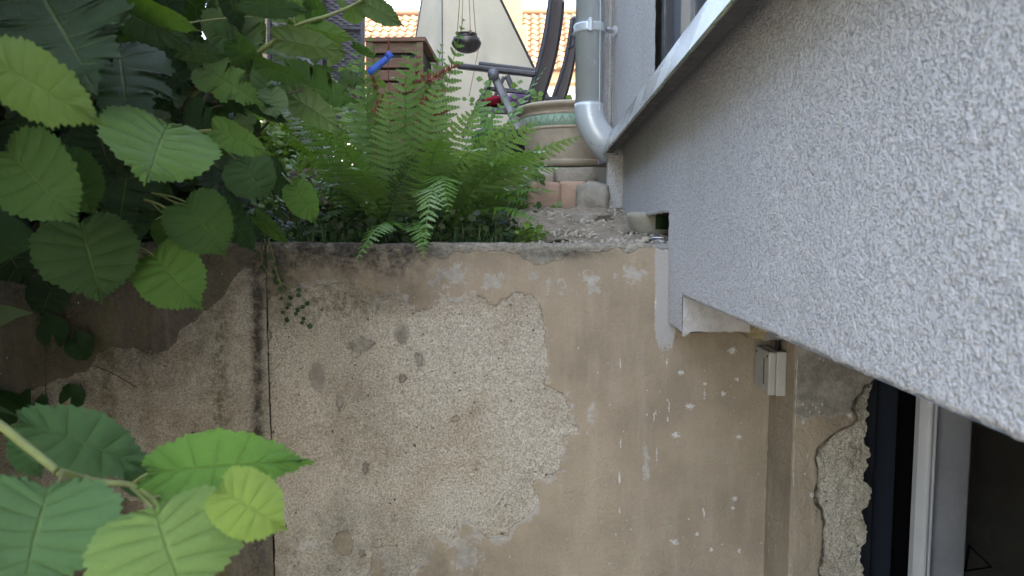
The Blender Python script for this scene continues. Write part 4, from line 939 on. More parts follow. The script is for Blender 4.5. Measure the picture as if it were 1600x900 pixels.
YOUNG = (0.175, 0.28, 0.07); BRIGHT = (0.12, 0.25, 0.052); MID = (0.07, 0.165, 0.038); OLD = (0.030, 0.082, 0.030); BLUEG = (0.060, 0.125, 0.060)
petiole_jobs = []
def place_leaf(parent, shape, b, t, w, tilt=0.0, col=MID, var=0, back=False, name='leaf'):
    """b, t: base and tip in the place; w: full width in metres; tilt: roll of the blade about its midrib from facing the camera."""
    Yv = (t - b); L = Yv.length; Yv = Yv / L
    view = (CAMV - (b + t) / 2).normalized()
    N = view - Yv * view.dot(Yv)
    if N.length < 1e-3: N = Vector((0, 0, 1))
    N.normalize(); N = Matrix.Rotation(tilt, 3, Yv) @ N
    if back: N = -N
    Xv = Yv.cross(N).normalized()
    wr = {'round': 1.12, 'long': .84, 'lobed': 1.18}[shape]
    mtx = Matrix(((Xv.x * w / wr, Yv.x * L / 1.08, N.x * (L + w) / 2, b.x), (Xv.y * w / wr, Yv.y * L / 1.08, N.y * (L + w) / 2, b.y), (Xv.z * w / wr, Yv.z * L / 1.08, N.z * (L + w) / 2, b.z), (0, 0, 0, 1)))
    o = bpy.data.objects.new(name, LM[shape][var % 4]); COL.objects.link(o); o.parent = parent
    o.matrix_parent_inverse = Matrix.Translation(parent.location).inverted(); o.matrix_basis = mtx
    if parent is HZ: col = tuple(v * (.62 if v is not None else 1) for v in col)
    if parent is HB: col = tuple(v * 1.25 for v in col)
    j = random.uniform(.85, 1.15); o.color = (col[0] * j * random.uniform(.93, 1.07), col[1] * j, col[2] * j, 1)
    return o
HB = None
HZ = empty('hazel_bush', (-1.25, 1.95, CZ - .02)); tag(HZ, 'hazel bush with large toothed leaves overhanging the wall on the left', 'bush')
def L(shape, b, t, wpx, Y, tilt=0.0, col=MID, var=0, dY=0.0, back=False, parent=HZ, pet=None):
    B, T = at(*b, Y), at(*t, Y + dY); w_ = wpx * Y / FPX
    o = place_leaf(parent, shape, B, T, w_, tilt, col, var, back)
    if pet:
        q = at(*pet, Y + .03); mid = B.lerp(q, .5) + Vector((0, .004, -.004))
        MB().tube([B + (T - B) * .03, mid, q], [0.0011, .0011, .0014], 6).build('petiole', 'twig', parent, True)
    return o
# foremost bright leaf at the left edge, then the big leaves one can pick out
L('long', (-12, 92), (136, 188), 105, .48, .35, YOUNG, 1, -.02)
L('round', (262, 196), (231, 273), 158, .80, .10, BRIGHT, 0, -.10, pet=(330, 203))
L('long', (333, 199), (419, 242), 46, .85, .2, BRIGHT, 2, -.03, pet=(318, 206))
L('round', (12, 236), (120, 346), 128, .72, .1, MID, 2, -.03)
L('round', (92, 250), (146, 335), 92, .78, .2, MID, 0, .0)
L('round', (126, 350), (158, 470), 138, .86, .0, (0.058, 0.135, .042), 0, -.04, pet=(100, 330))
L('round', (240, 398), (306, 474), 100, .90, .05, BRIGHT, 3, -.03, pet=(185, 375))
L('round', (264, 338), (298, 396), 80, .96, .2, MID, 1, .0, pet=(235, 315))
L('round', (292, 318), (352, 399), 96, .93, .05, MID, 2, -.02, pet=(250, 305))
L('long', (345, 318), (393, 396), 52, 1.0, .5, OLD, 1)
L('round', (378, 250), (416, 312), 76, 1.0, .1, (0.05, .115, .035), 0, -.02, pet=(355, 238))
L('long', (459, 288), (492, 347), 50, 1.15, .1, BRIGHT, 0, -.02, pet=(440, 270))
L('long', (398, 335), (446, 384), 30, 1.1, .7, MID, 1)
L('lobed', (62, -14), (137, 112), 190, .80, -.1, OLD, 0, -.10)
L('lobed', (186, 72), (199, 176), 128, .95, .0, OLD, 1, -.12)
L('long', (176, 8), (293, 72), 60, .92, .4, BLUEG, 0, -.03)
L('lobed', (245, 70), (292, 140), 70, 1.05, .3, (0.028, .066, .028), 2)
L('long', (140, -20), (182, 50), 60, 1.0, .3, OLD, 3)
L('lobed', (318, 106), (398, 152), 58, 1.0, -.2, BRIGHT, 3, -.03, pet=(318, 110))
L('long', (272, 78), (356, 92), 34, .98, .5, BLUEG, 1)
L('long', (200, -8), (312, 52), 52, .88, .9, BRIGHT, 2)
L('lobed', (338, 14), (415, 92), 78, 1.2, .2, MID, 0, .0, True)
L('round', (366, 22), (424, 70), 66, 1.25, .2, BRIGHT, 1, .0, True)
L('long', (428, 60), (546, 80), 46, 1.15, .3, BRIGHT, 0, .0, True, pet=(424, 72))
L('long', (452, 34), (560, 62), 34, 1.22, .5, BRIGHT, 2, .0, True)
L('round', (516, 78), (542, 88), 34, 1.3, .2, YOUNG, 1, .0, True)
L('long', (562, -2), (636, 40), 36, 1.2, .3, MID, 1, .0, True, pet=(552, 8))
L('round', (538, 20), (575, 24), 28, 1.2, .4, BRIGHT, 1, .0, True)
L('lobed', (452, 124), (552, 158), 60, 1.15, .1, MID, 0, -.03, pet=(440, 132))
L('long', (452, 148), (545, 200), 52, 1.12, .4, BRIGHT, 3, .0, True)
L('long', (400, 98), (482, 130), 34, 1.08, .6, MID, 2)
L('long', (320, 112), (372, 186), 44, 1.02, .9, OLD, 3)
L('long', (372, 150), (446, 198), 34, 1.05, .8, OLD, 1)
L('long', (372, 0), (482, 22), 40, 1.1, .5, BLUEG, 0)
L('long', (426, -10), (500, 12), 44, 1.2, .3, BRIGHT, 2, .0, True)
L('round', (478, 14), (512, 18), 40, 1.2, .4, MID, 0)
L('lobed', (288, 190), (342, 226), 84, .95, .2, OLD, 2)
L('lobed', (200, 262), (184, 366), 92, 1.05, .0, (0.022, .058, .022), 3)
L('round', (150, 195), (175, 278), 96, 1.02, .1, (0.022, .055, .02), 1)
L('long', (420, 250), (452, 318), 34, 1.2, .3, OLD, 0)
L('round', (20, 185), (60, 240), 90, 1.0, .2, (.024, .06, .024), 3)
L('round', (-10, 350), (40, 450), 90, 1.05, .2, (.022, .055, .02), 1)
L('round', (85, 440), (60, 500), 60, 1.2, .2, (.02, .05, .02), 0)
# fillers: darker leaves further in
r4 = random.Random(12)
for q in range(95):
    x = r4.uniform(-60, 430); y = r4.uniform(-40, 330 - max(0, x - 200) * .35)
    Y_ = r4.uniform(1.05, 1.65); ang = r4.gauss(1.0, .6); ln = r4.uniform(.06, .10) / Y_ * FPX
    if x > 360: col = r4.choice([MID, BRIGHT]); ln *= .8
    else: col = r4.choice([OLD, OLD, (.024, .06, .024), MID])
    L(r4.choice(['round', 'lobed', 'long']), (x, y), (x + ln * math.cos(ang), y + ln * math.sin(ang)), ln * r4.uniform(.5, .95), Y_, r4.uniform(-.9, .9), col, r4.randrange(4), r4.uniform(-.06, .06), r4.random() < .3)
for q in range(40):
    x = r4.uniform(395, 560); y = r4.uniform(-30, 165 - abs(x - 440) * .3)
    Y_ = r4.uniform(1.2, 1.5); ang = r4.gauss(.5, .5); ln = r4.uniform(.045, .075) / Y_ * FPX
    if r4.random() < .62: continue
    L(r4.choice(['long', 'round', 'lobed']), (x, y), (x + ln * math.cos(ang), y + ln * math.sin(ang)), ln * r4.uniform(.3, .65), Y_, r4.uniform(-.8, .8), r4.choice([BRIGHT, MID, BRIGHT]), r4.randrange(4), 0, r4.random() < .7)
# twigs and stems
def twig(pts, r0, r1, m='twig', parent=HZ, name='twig'):
    P = [at(x, y, Y) for x, y, Y in pts]; C = catmull([p[:] for p in P], max(8, len(P) * 5)); n = len(C)
    return MB().tube([Vector(c) for c in C], [r0 + (r1 - r0) * i / (n - 1) for i in range(n)], 8).build(name, m, parent, True)
twig([(300, 150, 1.3), (350, 112, 1.22), (395, 88, 1.17), (460, 42, 1.15), (520, 22, 1.17), (566, 0, 1.2), (600, -30, 1.25)], .0042, .0022)
twig([(460, 42, 1.15), (458, 28, 1.15), (440, 20, 1.16)], .0016, .001)
twig([(270, 40, 1.1), (340, 30, 1.15), (420, 26, 1.2), (458, 30, 1.2)], .0016, .0012)
twig([(330, 160, 1.15), (400, 152, 1.12), (440, 148, 1.1), (482, 138, 1.12)], .0022, .0012, 'bark')
twig([(288, 205, 1.1), (316, 160, 1.1), (340, 128, 1.12), (350, 112, 1.2)], .004, .0028, 'bark')
twig([(282, 190, 1.2), (330, 170, 1.15), (372, 160, 1.12)], .003, .002, 'bark')
twig([(225, 312, .97), (250, 320, .95), (262, 332, .95), (240, 345, .96)], .0018, .0012)
twig([(130, 300, 1.1), (180, 370, .92), (215, 385, .9), (240, 398, .9)], .0022, .0012)
twig([(238, 302, 1.0), (270, 308, .98), (296, 318, .94)], .0018, .0012)
for pts, r0 in [([(40, 420, 1.85), (90, 250, 1.75), (150, 90, 1.65), (230, -120, 1.6)], .012), ([(120, 400, 1.9), (210, 260, 1.7), (300, 150, 1.45), (380, -60, 1.4)], .010), ([(-20, 400, 1.9), (-40, 200, 1.7), (-60, -100, 1.5)], .014), ([(200, 395, 2.0), (320, 300, 1.8), (420, 190, 1.6)], .006)]:
    twig(pts, r0, r0 * .45, 'bark', HZ, 'stem')
# the deep mass of the bush and its unseen canopy, enlarged to shade the wall: far too many leaves to count
def leaf_cloud(pts, smin, smax, r, tilt=1.0):
    mb = MB()
    for c in pts:
        s = r.uniform(smin, smax); e = Euler((r.gauss(0, .6) * tilt, r.gauss(0, .6) * tilt, r.uniform(0, 6.3))).to_matrix()
        i0 = len(mb.v)
        for x, y, z in ((0, 0, 0), (.34, .22, -.02), (.44, .55, -.05), (.2, .85, -.10), (0, 1.05, -.20), (-.2, .85, -.10), (-.44, .55, -.05), (-.34, .22, -.02), (0, .5, .04)):
            mb.v.append(tuple(Vector(c) + e @ Vector((x * s, y * s, z * s))))
        mb.f += [(i0 + 8, i0 + k_, i0 + (k_ + 1) % 8) for k_ in range(8)]
    return mb
r5 = random.Random(31); pts = []
while len(pts) < 5200:
    x, y, z = r5.uniform(-2.3, -0.30), r5.uniform(1.70, 2.75), r5.uniform(-.02, 1.5)
    px, py = project(np.array([[x, y, CZ + z]])); px, py = px[0], py[0]
    lim = 395 - max(0, z - .35) * 260 if z < .8 else 430
    if px > lim - r5.random() * 60: continue
    pts.append((x, y, CZ + z))
o = leaf_cloud(pts, .05, .10, r5).build('inner_foliage', 'foliage', HZ, True, kind='stuff'); o.color = (.010, .026, .009, 1)  # near-black leaves, shade of the bush depth put into their colour
pts = []
while len(pts) < 9000:
    x, y, z = r5.uniform(-2.9, -0.45), r5.uniform(-0.9, 2.4), r5.uniform(-1.3, 1.9)
    e = ((x + 1.75) / 1.2) ** 2 + ((y - .75) / 1.6) ** 2 + ((z - .45) / 1.4) ** 2
    if e > 1.0 + r5.uniform(-.15, .1) or e < .35: continue
    if y > .03:
        px, py = project(np.array([[x, y, CZ + z]]))
        if py[0] > -40 / max(y, .4) ** .5 and px[0] > -60 / max(y, .4): continue
    if x * x + y * y + z * z < .36: continue
    pts.append((x, y, CZ + z))
o = leaf_cloud(pts, .07, .12, r5).build('shading_crown', 'foliage', HZ, True, kind='stuff'); o.color = (.030, .075, .022, 1)

# ------------------------------------------------------------------ added tall hedge, placed left of the hazel to block sky light
SHADE_HEDGE = empty('hedge', (-3.4, 2.5, 0)); tag(SHADE_HEDGE, 'added dark evergreen hedge left of the hazel, blocking sky light', 'hedge')
r8 = random.Random(77); pts = []
for q in range(5200):
    y = r8.uniform(-1.2, 6.2); z = r8.uniform(0, 5.3) + .2 * math.sin(y * 2.3)
    pts.append((-3.0 - abs(r8.gauss(0, .16)) - .12 * math.sin(y * 3 + z * 2), y, z))
for q in range(900): pts.append((r8.uniform(-4.0, -3.0), r8.uniform(-1.2, 6.2), 5.1 + r8.uniform(0, .4)))
o = leaf_cloud(pts, .10, .20, r8).build('foliage', 'foliage', SHADE_HEDGE, True, kind='stuff'); o.color = (.020, .048, .018, 1)
MB().box(-4.0, -3.25, -1.1, 6.1, 0, 5.15).build('blocking_core', 'bark', SHADE_HEDGE)  # solid core of the added hedge, lets no sky light through
# ------------------------------------------------------------------ hazel shoot reaching in at the lower left
HB = empty('hazel_branch', at(-30, 645, .50)); tag(HB, 'blurred near hazel shoot with broad leaves reaching in at lower left', 'branch')
def LB(*a, **k_): return L(*a, parent=HB, **k_)
LB('long', (34, 662), (262, 724), 112, .52, -.55, (.045, .115, .040), 3, .03)
LB('round', (76, 762), (30, 935), 222, .44, .15, (.066, .150, .066), 2, -.04, pet=(95, 735))
LB('long', (236, 738), (476, 714), 118, .50, -.30, BRIGHT, 0, -.02, pet=(208, 752))
LB('round', (242, 796), (292, 935), 232, .44, -.05, (.135, .235, .075), 1, -.05, pet=(205, 762))
LB('round', (346, 764), (444, 830), 108, .43, .15, (.21, .32, .08), 1, -.01, pet=(322, 778))
LB('long', (196, 748), (284, 782), 40, .53, .5, OLD, 2)
LB('long', (30, 690), (60, 750), 50, .56, .4, OLD, 1)
twig([(-40, 640, .50), (0, 664, .50), (45, 700, .49), (90, 736, .48)], .0036, .0030, 'twig', HB)
twig([(90, 736, .48), (150, 752, .50), (205, 758, .50), (235, 778, .48), (250, 796, .46)], .0026, .0018, 'twig', HB)
twig([(205, 758, .50), (228, 742, .50), (250, 738, .50)], .0014, .0012, 'twig', HB)
twig([(235, 778, .48), (300, 772, .50), (330, 772, .50), (348, 764, .50)], .0016, .0012, 'twig', HB)

# ------------------------------------------------------------------ ferns
def frond(parent, base, tip, arch, half, o_dir, col, n=27, droop=0.15, name='frond'):
    base, tip = Vector(base), Vector(tip); span = (tip - base).length
    ctrl = base.lerp(tip, .45) + Vector((0, 0, arch)); mb = MB()
    bez = lambda t: base * (1 - t) ** 2 + ctrl * 2 * t * (1 - t) + tip * t * t
    dbez = lambda t: ((ctrl - base) * 2 * (1 - t) + (tip - ctrl) * 2 * t).normalized()
    od = Vector(o_dir); S0 = od.cross(Vector((0, 0, 1))); S0.normalize()
    m = 12; mb.tube([bez(i / m) for i in range(m + 1)], [0.0021 * (1 - .8 * i / m) + .0004 for i in range(m + 1)], 5)
    for i in range(n):
        t = .10 + .895 * (i / (n - 1)) ** .92; p = bez(t); T = dbez(t); S = (S0 - T * S0.dot(T)).normalized(); N = S.cross(T)
        if t < .32: ln = half * (.50 + .5 * (t - .10) / .22)
        else: ln = half * max(.03, ((1 - t) / .68)) ** .66
        gap = span * .9 / n * 1.25
        for sd in (-1, 1):
            jit = random.uniform(-.10, .10)
            D = (S * sd * math.cos(.42 + jit) + T * math.sin(.42 + jit) - N * random.uniform(.05, .40)).normalized()
            E = N.cross(D).normalized() * 1.0
            k_ = max(4, int(ln / .0078)); pw = min(gap * .38, ln * .26) + .0012
            prevc = None; dl = ln / k_
            for q in range(k_):
                f = q / k_; c = p + D * (ln * f) - N * (droop * ln * f * f * .55); c2 = p + D * (ln * (f + 1.0 / k_)) - N * (droop * ln * (f + 1.0 / k_) ** 2 * .55)
                h = pw * (1 - f) ** .7 * (.85 if q else .55)
                for e in (1, -1):
                    i0 = len(mb.v)
                    a = c + E * (e * h * .97) + D * (dl * .22); b = c + E * (e * h * 1.06) + D * (dl * 1.02)
                    mb.v += [tuple(c), tuple(a - N * h * .12), tuple(b - N * h * .16), tuple(c2)]
                    mb.f.append((i0, i0 + 1, i0 + 2, i0 + 3) if e < 0 else (i0 + 3, i0 + 2, i0 + 1, i0))
    o = mb.build(name, 'frond', parent); o.color = (*col, 1); return o
FN = empty('fern', at(620, 366, 1.95)); FN.location.z = CZ - .01
tag(FN, 'large green fern spilling over the top of the retaining wall', 'fern')
FG = (0.088, 0.205, 0.040); FL = (0.16, 0.285, 0.115); FD = (0.034, 0.088, 0.024); FY = (0.13, 0.235, 0.040)
KEY = [  # base px, Yb, tip px, Yt, arch, half width, out direction, colour
    ((598, 366), 1.88, (522, 198), 1.74, .03, .080, (-.25, -1, 0), FG), ((600, 362), 1.95, (578, 48), 2.00, .02, .062, (-.3, -1, 0), FG),
    ((630, 362), 1.92, (634, 76), 1.84, .02, .068, (.05, -1, 0), FG), 
    ((650, 362), 1.98, (724, 30), 2.02, .04, .060, (.75, -.8, 0), FG), ((640, 364), 1.98, (540, 92), 2.06, .03, .065, (-.5, .9, 0), FD),
    ((590, 366), 1.98, (428, 150), 2.06, .08, .075, (-.7, .6, 0), FD), ((590, 366), 1.92, (440, 210), 1.86, .10, .075, (-.6, -.7, 0), FG),
    ((690, 362), 1.95, (768, 118), 2.04, .06, .060, (.7, .8, 0), FG), ((700, 362), 1.96, (852, 106), 2.10, .06, .052, (.9, .5, 0), FG),
    ((700, 350), 1.92, (908, 212), 1.86, .08, .078, (.55, -.9, 0), FL), ((690, 355), 1.90, (806, 186), 1.80, .10, .070, (.6, -.8, 0), FL),
    ((690, 360), 1.88, (796, 262), 1.74, .16, .075, (.6, -.8, 0), FG), ((700, 366), 1.84, (822, 318), 1.76, .12, .070, (.7, -.7, 0), FG),
    ((645, 372), 1.80, (556, 408), 1.545, .13, .050, (-.5, -.85, 0), FG), ((650, 372), 1.80, (662, 402), 1.55, .12, .045, (.1, -1, 0), FG),
    ((690, 368), 1.82, (664, 380), 1.57, .26, .060, (-.1, -1, 0), FL), ((680, 366), 1.85, (700, 330), 1.62, .24, .070, (.2, -1, 0), FG),
    ((590, 366), 1.88, (468, 300), 1.74, .12, .07, (-.7, -.7, 0), FD), ((585, 368), 1.86, (500, 345), 1.70, .10, .06, (-.6, -.8, 0), FD),
    ((640, 362), 1.94, (745, 168), 1.80, .07, .078, (.4, -1, 0), FL),
    ((615, 362), 1.92, (606, 140), 1.76, .05, .070, (-.1, -1, 0), FL), 
    ((660, 364), 1.90, (690, 215), 1.68, .12, .075, (.15, -1, 0), FG),
    ((690, 356), 1.88, (880, 262), 1.76, .10, .080, (.5, -.95, 0), FL), ((700, 362), 1.84, (860, 236), 1.70, .13, .078, (.55, -.9, 0), FG),
    ((715, 362), 1.86, (868, 300), 1.72, .10, .075, (.6, -.9, 0), FG), ((712, 364), 1.82, (842, 346), 1.70, .10, .065, (.65, -.8, 0), FG), ((640, 362), 1.97, (690, 70), 2.0, .03, .07, (.4, -1, 0), FG),
    ((600, 362), 1.96, (556, 72), 1.98, .02, .082, (-.25, -1, 0), FG), ((640, 362), 1.96, (650, 70), 1.94, .02, .080, (.1, -1, 0), FG),
    ((655, 362), 1.93, (684, 128), 1.80, .05, .085, (.25, -1, 0), FL), ((690, 358), 1.93, (842, 190), 1.84, .09, .08, (.5, -.95, 0), FL),
    ((590, 364), 1.90, (470, 180), 1.78, .09, .08, (-.45, -.9, 0), FG),
    ((670, 364), 1.88, (760, 232), 1.68, .14, .08, (.4, -1, 0), FL), ((600, 366), 1.86, (545, 262), 1.68, .12, .08, (-.3, -1, 0), FG),
    ((690, 362), 1.98, (790, 150), 1.98, .05, .06, (.6, .9, 0), FG), ((640, 366), 1.98, (510, 110), 2.10, .05, .07, (-.5, 1, 0), FG)]
for (bx, Yb, tx, Yt, ar, hw, od, c) in KEY:
    frond(FN, at(*bx, Yb), at(*tx, Yt), ar, hw * 1.15, od, c, 21)
r6 = random.Random(44); random.seed(45)
for q in range(9):
    a = r6.uniform(0, 2 * PI); el_ = r6.uniform(.25, 1.15); ln = r6.uniform(.28, .50)
    b = at(r6.uniform(585, 700), 366, r6.uniform(1.86, 2.08)); b.z = CZ - .012
    t = b + Vector((math.cos(a) * math.cos(el_), abs(math.sin(a)) * math.cos(el_) * (.6 if r6.random() < .7 else -.35), math.sin(el_))) * ln
    if t.x > 0.12: t.x = 0.12
    frond(FN, b, t, r6.uniform(.03, .12), r6.uniform(.05, .08), (math.cos(a), math.sin(a) + .01, 0), r6.choice([FG, FD, FD, FG, FL]), 24)

# ------------------------------------------------------------------ dried red plumes
def plume(b, t, Y, n, sp_, label, grp='dried plumes between the fern fronds'):
    E_ = empty('dried_plume', at(*b, Y)); tag(E_, label, 'seed head', grp)
    B, T = at(*b, Y), at(*t, Y); rr = random.Random(int(b[0] + t[1]))
    g0 = Vector((B.x, Y + .04, CZ)); MB().tube([g0, g0.lerp(B, .6) + Vector((0, .01, 0)), B, T], [.0016, .0014, .0012, .0006], 6).build('stalk', 'plume', E_, True)
    mb = MB(); ax = (T - B).normalized()
    for q in range(n):
        f = q / n; p = B.lerp(T, f); d_ = Vector((rr.gauss(0, 1), rr.gauss(0, 1), rr.gauss(0, 1))); d_ = (d_ - ax * d_.dot(ax)).normalized() + ax * .5
        l_ = sp_ * (1 - f * .6) * rr.uniform(.6, 1.2); mb.tube([p, p + d_ * l_], [.0014, .0006], 4)
    mb.build('seed_spikes', 'plume', E_, kind='stuff')
plume((664, 128), (716, 100), 1.93, 110, .022, 'red dried plume pointing at the chair armrest tip')
plume((654, 162), (696, 141), 1.92, 80, .019, 'lower red dried plume before the cream canvas')
plume((646, 135), (655, 88), 1.97, 60, .015, 'red dried plume standing right of the blue ribbon')
plume((588, 140), (576, 108), 1.97, 50, .014, 'red dried plume at the lower end of the blue ribbon')
plume((606, 92), (608, 56), 1.99, 40, .008, 'thin brown dried seed head above the blue ribbon')
plume((616, 150), (640, 120), 1.99, 50, .014, 'dark red dried plume among upright fronds below the ribbon')
plume((560, 165), (548, 130), 2.02, 40, .012, 'small dried plume left of the tallest frond')
plume((632, 150), (662, 118), 1.90, 80, .018, 'red dried plume crossing the planter corner post')
plume((668, 190), (700, 172), 1.88, 60, .015, 'lowest red dried plume right of the planter')
plume((585, 178), (600, 148), 1.88, 60, .015, 'red dried plume before the planter planks')
# ------------------------------------------------------------------ blue ribbon tag
BT = empty('blue_ribbon', at(594, 98, 1.96)); tag(BT, 'blue ribbon label with dark marks tied to a dried plume stalk', 'label')
def ribbon(pts, wpx, Y):
    mb = MB(); n = len(pts)
    for i, (x, y) in enumerate(pts):
        x0, y0 = pts[max(i - 1, 0)]; x1, y1 = pts[min(i + 1, n - 1)]; l_ = math.hypot(x1 - x0, y1 - y0); nx, ny = -(y1 - y0) / l_, (x1 - x0) / l_
        for s in (-.5, .5): mb.v.append(tuple(at(x + nx * wpx * s, y + ny * wpx * s, Y + .004 * math.sin(i * .9))))
    for i in range(n - 1): mb.f.append((2 * i, 2 * i + 1, 2 * i + 3, 2 * i + 2))
    return mb
o = ribbon([(576, 114), (583, 108), (591, 102), (599, 96), (607, 89)], 10.5, 1.95).build('strip', 'blue', BT, True); o.modifiers.new('t', 'SOLIDIFY').thickness = .0008
o = ribbon([(604, 82), (608, 86), (612, 90)], 10, 1.945); o = o.build('fold', 'blue', BT, True); o.modifiers.new('t', 'SOLIDIFY').thickness = .0008
for txt, (x, y), sz in (('2)', (605, 95), 6.5), ('11', (596, 104), 6.5)):
    cu = bpy.data.curves.new('marks', 'FONT'); cu.body = txt; cu.size = sz * 1.95 / FPX * 1.3; cu.extrude = .0002; cu.align_x = 'CENTER'; cu.align_y = 'CENTER'
    tmp = bpy.data.objects.new('marks_source', cu); COL.objects.link(tmp); dgr = bpy.context.evaluated_depsgraph_get()
    mme = bpy.data.meshes.new_from_object(tmp.evaluated_get(dgr)); bpy.data.objects.remove(tmp); mme.materials.clear(); mme.materials.append(M['ink'])
    to = bpy.data.objects.new('marks', mme); COL.objects.link(to)
    to.location = at(x - 1, y - .5, 1.938); to.rotation_euler = (PI / 2, math.radians(60), 0); attach(to, BT)

# ------------------------------------------------------------------ ground cover, grass, weeds
def cover(name, label, n, fn, s0, s1, col, seed, tilt=1.0, cat='plants'):
    rr = random.Random(seed); pts = [fn(rr) for _ in range(n)]
    o = leaf_cloud(pts, s0, s1, rr, tilt).build(name, 'foliage', None, True); o.color = (*col, 1); tag(o, label, cat, kind='stuff'); return o
def gz(x, y): return CZ + (float(bed_z(x, np.array(y))) if y > 1.73 else -.02)
def f_dark(r):
    x = r.uniform(-1.2, -.06); y = r.uniform(1.64, 2.2); return (x, y, gz(x, y) + r.random() ** 2 * .075)
cover('ground_cover', 'dark green ground cover leaves along the wall top under the fern', 2600, f_dark, .012, .028, (.014, .038, .014), 5)
def f_bright(r):
    p = at(r.gauss(826, 14), 372, r.uniform(1.70, 1.95)); return (p.x, p.y, gz(p.x, p.y) + r.random() * .035)
cover('ground_cover', 'small light green weeds at the wall top right of the fern', 150, f_bright, .012, .026, (.14, .26, .05), 6)
def f_mid(r):
    x = r.uniform(-1.25, -.55); y = r.uniform(2.1, 2.8); return (x, y, gz(x, y) + r.random() * .22)
cover('ground_cover', 'light green leafy plants in the bed between hazel and fern', 1300, f_mid, .014, .034, (.10, .20, .05), 7)
def f_back(r):
    x = r.uniform(-.6, .02); y = r.uniform(2.3, 2.75); return (x, y, gz(x, y) + r.random() * .20)
def f_ter(r):
    y = r.uniform(3.05, 3.6); p = at(r.gauss(480, 60), 300, y); return (p.x, y, CZ + .27 + abs(r.gauss(0, .17)))
cover('shrub', 'light green leafy shrub on the terrace between post and hazel', 2600, f_ter, .02, .05, (.12, .23, .06), 17, cat='shrub')
cover('ground_cover', 'mixed green leaves filling the bed behind the fern', 1100, f_back, .014, .032, (.055, .125, .035), 8)
def f_hedge(r):
    x = r.uniform(-6.0, 0.1); y = 7.0 + r.gauss(0, .22); return (x, y, CZ + .27 + r.random() ** .7 * 1.02 + .05 * math.sin(x * 5))
cover('hedge', 'low green hedge across the garden behind planter and parasol', 4200, f_hedge, .05, .10, (.05, .11, .03), 18, cat='hedge')
gr = MB(); r7 = random.Random(9)
for q in range(1300):
    x = r7.uniform(-1.1, -.02); y = r7.uniform(1.66, 1.95); z = gz(x, y); h = r7.uniform(.02, .07); a = r7.uniform(0, 6.3); b = r7.uniform(.2, .9) * h
    dx, dy = math.cos(a), math.sin(a); i0 = len(gr.v); wd = .0012
    gr.v += [(x - dy * wd, y + dx * wd, z), (x + dy * wd, y - dx * wd, z), (x + dx * b * .4 + dy * wd * .7, y + dy * b * .4 - dx * wd * .7, z + h * .6), (x + dx * b * .4 - dy * wd * .7, y + dy * b * .4 + dx * wd * .7, z + h * .6), (x + dx * b, y + dy * b, z + h * .85)]
    gr.f += [(i0, i0 + 1, i0 + 2, i0 + 3), (i0 + 3, i0 + 2, i0 + 4)]
o = gr.build('grass', 'foliage', None); o.color = (.05, .11, .03, 1); tag(o, 'thin grass blades along the wall top under the fern', 'grass', kind='stuff')
def ell_leaf(mb, c, d, n, s, wd=.5):
    d = Vector(d).normalized(); n = Vector(n); n = (n - d * n.dot(d)).normalized(); x = d.cross(n); i0 = len(mb.v)
    for u, v, z in ((0, 0, 0), (.35, .3, .03), (.5, .55, .03), (.3, .85, 0), (0, 1.05, -.08), (-.3, .85, 0), (-.5, .55, .03), (-.35, .3, .03), (0, .5, -.02)):
        mb.v.append(tuple(Vector(c) + x * (u * s * wd * 2) + d * (v * s) + n * (z * s)))
    mb.f += [(i0 + 8, i0 + k_, i0 + (k_ + 1) % 8) for k_ in range(8)]
def sprig(name, label, path, nleaf, s, col, cat='plant', hang=False, nrm=(0, -1, .3), grp=None):
    E_ = empty(name, path[0]); tag(E_, label, cat, grp); C = [Vector(c) for c in catmull([p[:] for p in path], 16)]
    MB().tube(C, [.0012 - .0007 * i / 15 for i in range(16)], 5).build('stem', 'twig', E_, True); rr = random.Random(len(label))
    for q in range(nleaf):
        c = C[min(15, 2 + int(13 * q / nleaf))]; sd = 1 if q % 2 else -1
        mb = MB(); ell_leaf(mb, (0, 0, 0), (sd, rr.uniform(-.4, .2), rr.uniform(-.6, .2) if hang else rr.uniform(-.1, .6)), (rr.gauss(0, .3), nrm[1], nrm[2] + rr.gauss(0, .3)), s * rr.uniform(.7, 1.2))
        o = mb.build('leaf', 'foliage', E_, True); o.location = c; o.color = (*col, 1)
    return E_
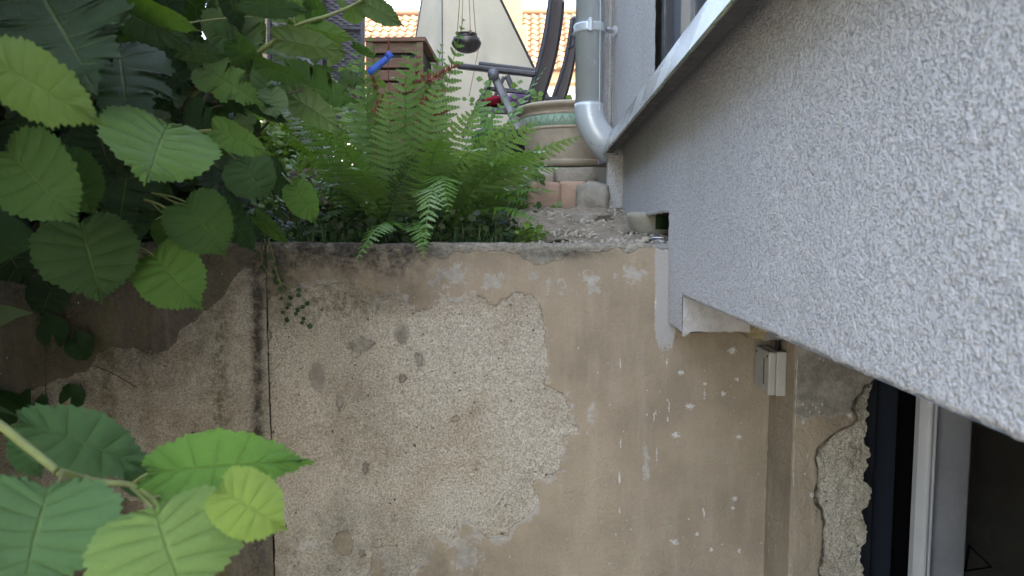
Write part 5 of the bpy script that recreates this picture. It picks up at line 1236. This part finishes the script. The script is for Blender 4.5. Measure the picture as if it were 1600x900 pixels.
# sprigs by the chair and the pot
for i, (b, t, Y, nl, lab) in enumerate([((770, 200), (722, 150), 2.75, 9, 'small leafy sprig rising left of the chair hinge'), ((800, 210), (808, 118), 2.70, 10, 'tall leafy sprig in front of the chair armrest'), ((836, 175), (838, 142), 2.85, 7, 'short leafy sprig at the clay pot rim'), ((760, 215), (752, 112), 2.72, 9, 'leafy sprig under the armrest of the garden chair')]):
    A, T = at(*b, Y), at(*t, Y); sprig('sprig', lab, [A, A.lerp(T, .5) + Vector((.01, 0, .01)), T], nl, .026, (.10, .20, .05))
p = at(896, 160, 3.0); sprig('sprig', 'single small leaf sprig between clay pot and downpipe', [at(892, 168, 2.93), at(894, 160, 2.93), at(895, 150, 2.93)], 3, .03, (.12, .22, .06))
p = at(870, 330, 2.15); sprig('weed', 'tiny green weed sprouting on the sandstone block', [at(866, 332, 2.47), at(868, 326, 2.46), at(870, 318, 2.46)], 6, .02, (.10, .2, .05))
# trailing vine down the wall by the joint
VN = [((412, 372), (430, 420), (452, 470), (472, 498), (486, 520)), ((420, 372), (436, 440), (445, 480), (442, 510)), ((405, 380), (418, 425), (470, 460), (478, 490))]
for i, pl in enumerate(VN):
    P = [at(x, y, YW - .012) for x, y in pl]
    sprig('trailing_vine', ['longest trailing vine hanging over the wall near the joint', 'short trailing vine hanging closest to the vertical joint', 'trailing vine bending right across the dark stain'][i], P, [12, 8, 9][i], .012, (.022, .055, .020), 'vine', True, (0, -1, .1), 'vines trailing over the wall')
# ground ivy on the left wall: scalloped round leaves
GI = empty('ground_ivy', at(70, 480, 1.45)); tag(GI, 'ground ivy with dark scalloped round leaves hanging on the left wall', 'ivy')
def wy(px): return YW - .02 + (at(px, 500, YW).x + .649) * .12
def round_leaf(px, py, rpx, rot, col=(.020, .055, .018)):
    Y_ = wy(px) - .012; c = at(px, py, Y_); R_ = rpx * Y_ / FPX; mb = MB(); n = 44; mb.v.append((0, -.004, 0))
    for q in range(n + 1):
        a = rot + .30 + (2 * PI - .60) * q / n; r_ = R_ * (1 + .07 * abs(math.sin(q * PI / 4.4)) - .04)
        mb.v.append((r_ * math.cos(a), .004 * math.sin(a * 3), r_ * math.sin(a)))
    mb.f += [(0, q + 1, q + 2) for q in range(n)]
    o = mb.build('leaf', 'foliage', GI, True); o.location = c; o.color = (*col, 1)
for a in ((50, 634, 27, 1.2), (113, 620, 22, -2.2), (82, 518, 27, -1.6), (124, 540, 25, 2.2), (70, 470, 24, 1.0)): round_leaf(*a)
def stemw(pts):
    P = [at(x, y, wy(x) - .006) for x, y in pts]; C = catmull([p[:] for p in P], 12); MB().tube([Vector(c) for c in C], .0011, 5).build('stem', 'bark', GI, True)
stemw([(70, 430), (71, 520), (71, 580), (72, 640)]); stemw([(72, 655), (84, 640), (98, 630)]); stemw([(72, 555), (85, 550), (98, 542)])
stemw([(108, 512), (124, 545), (140, 568), (170, 580), (215, 606)])
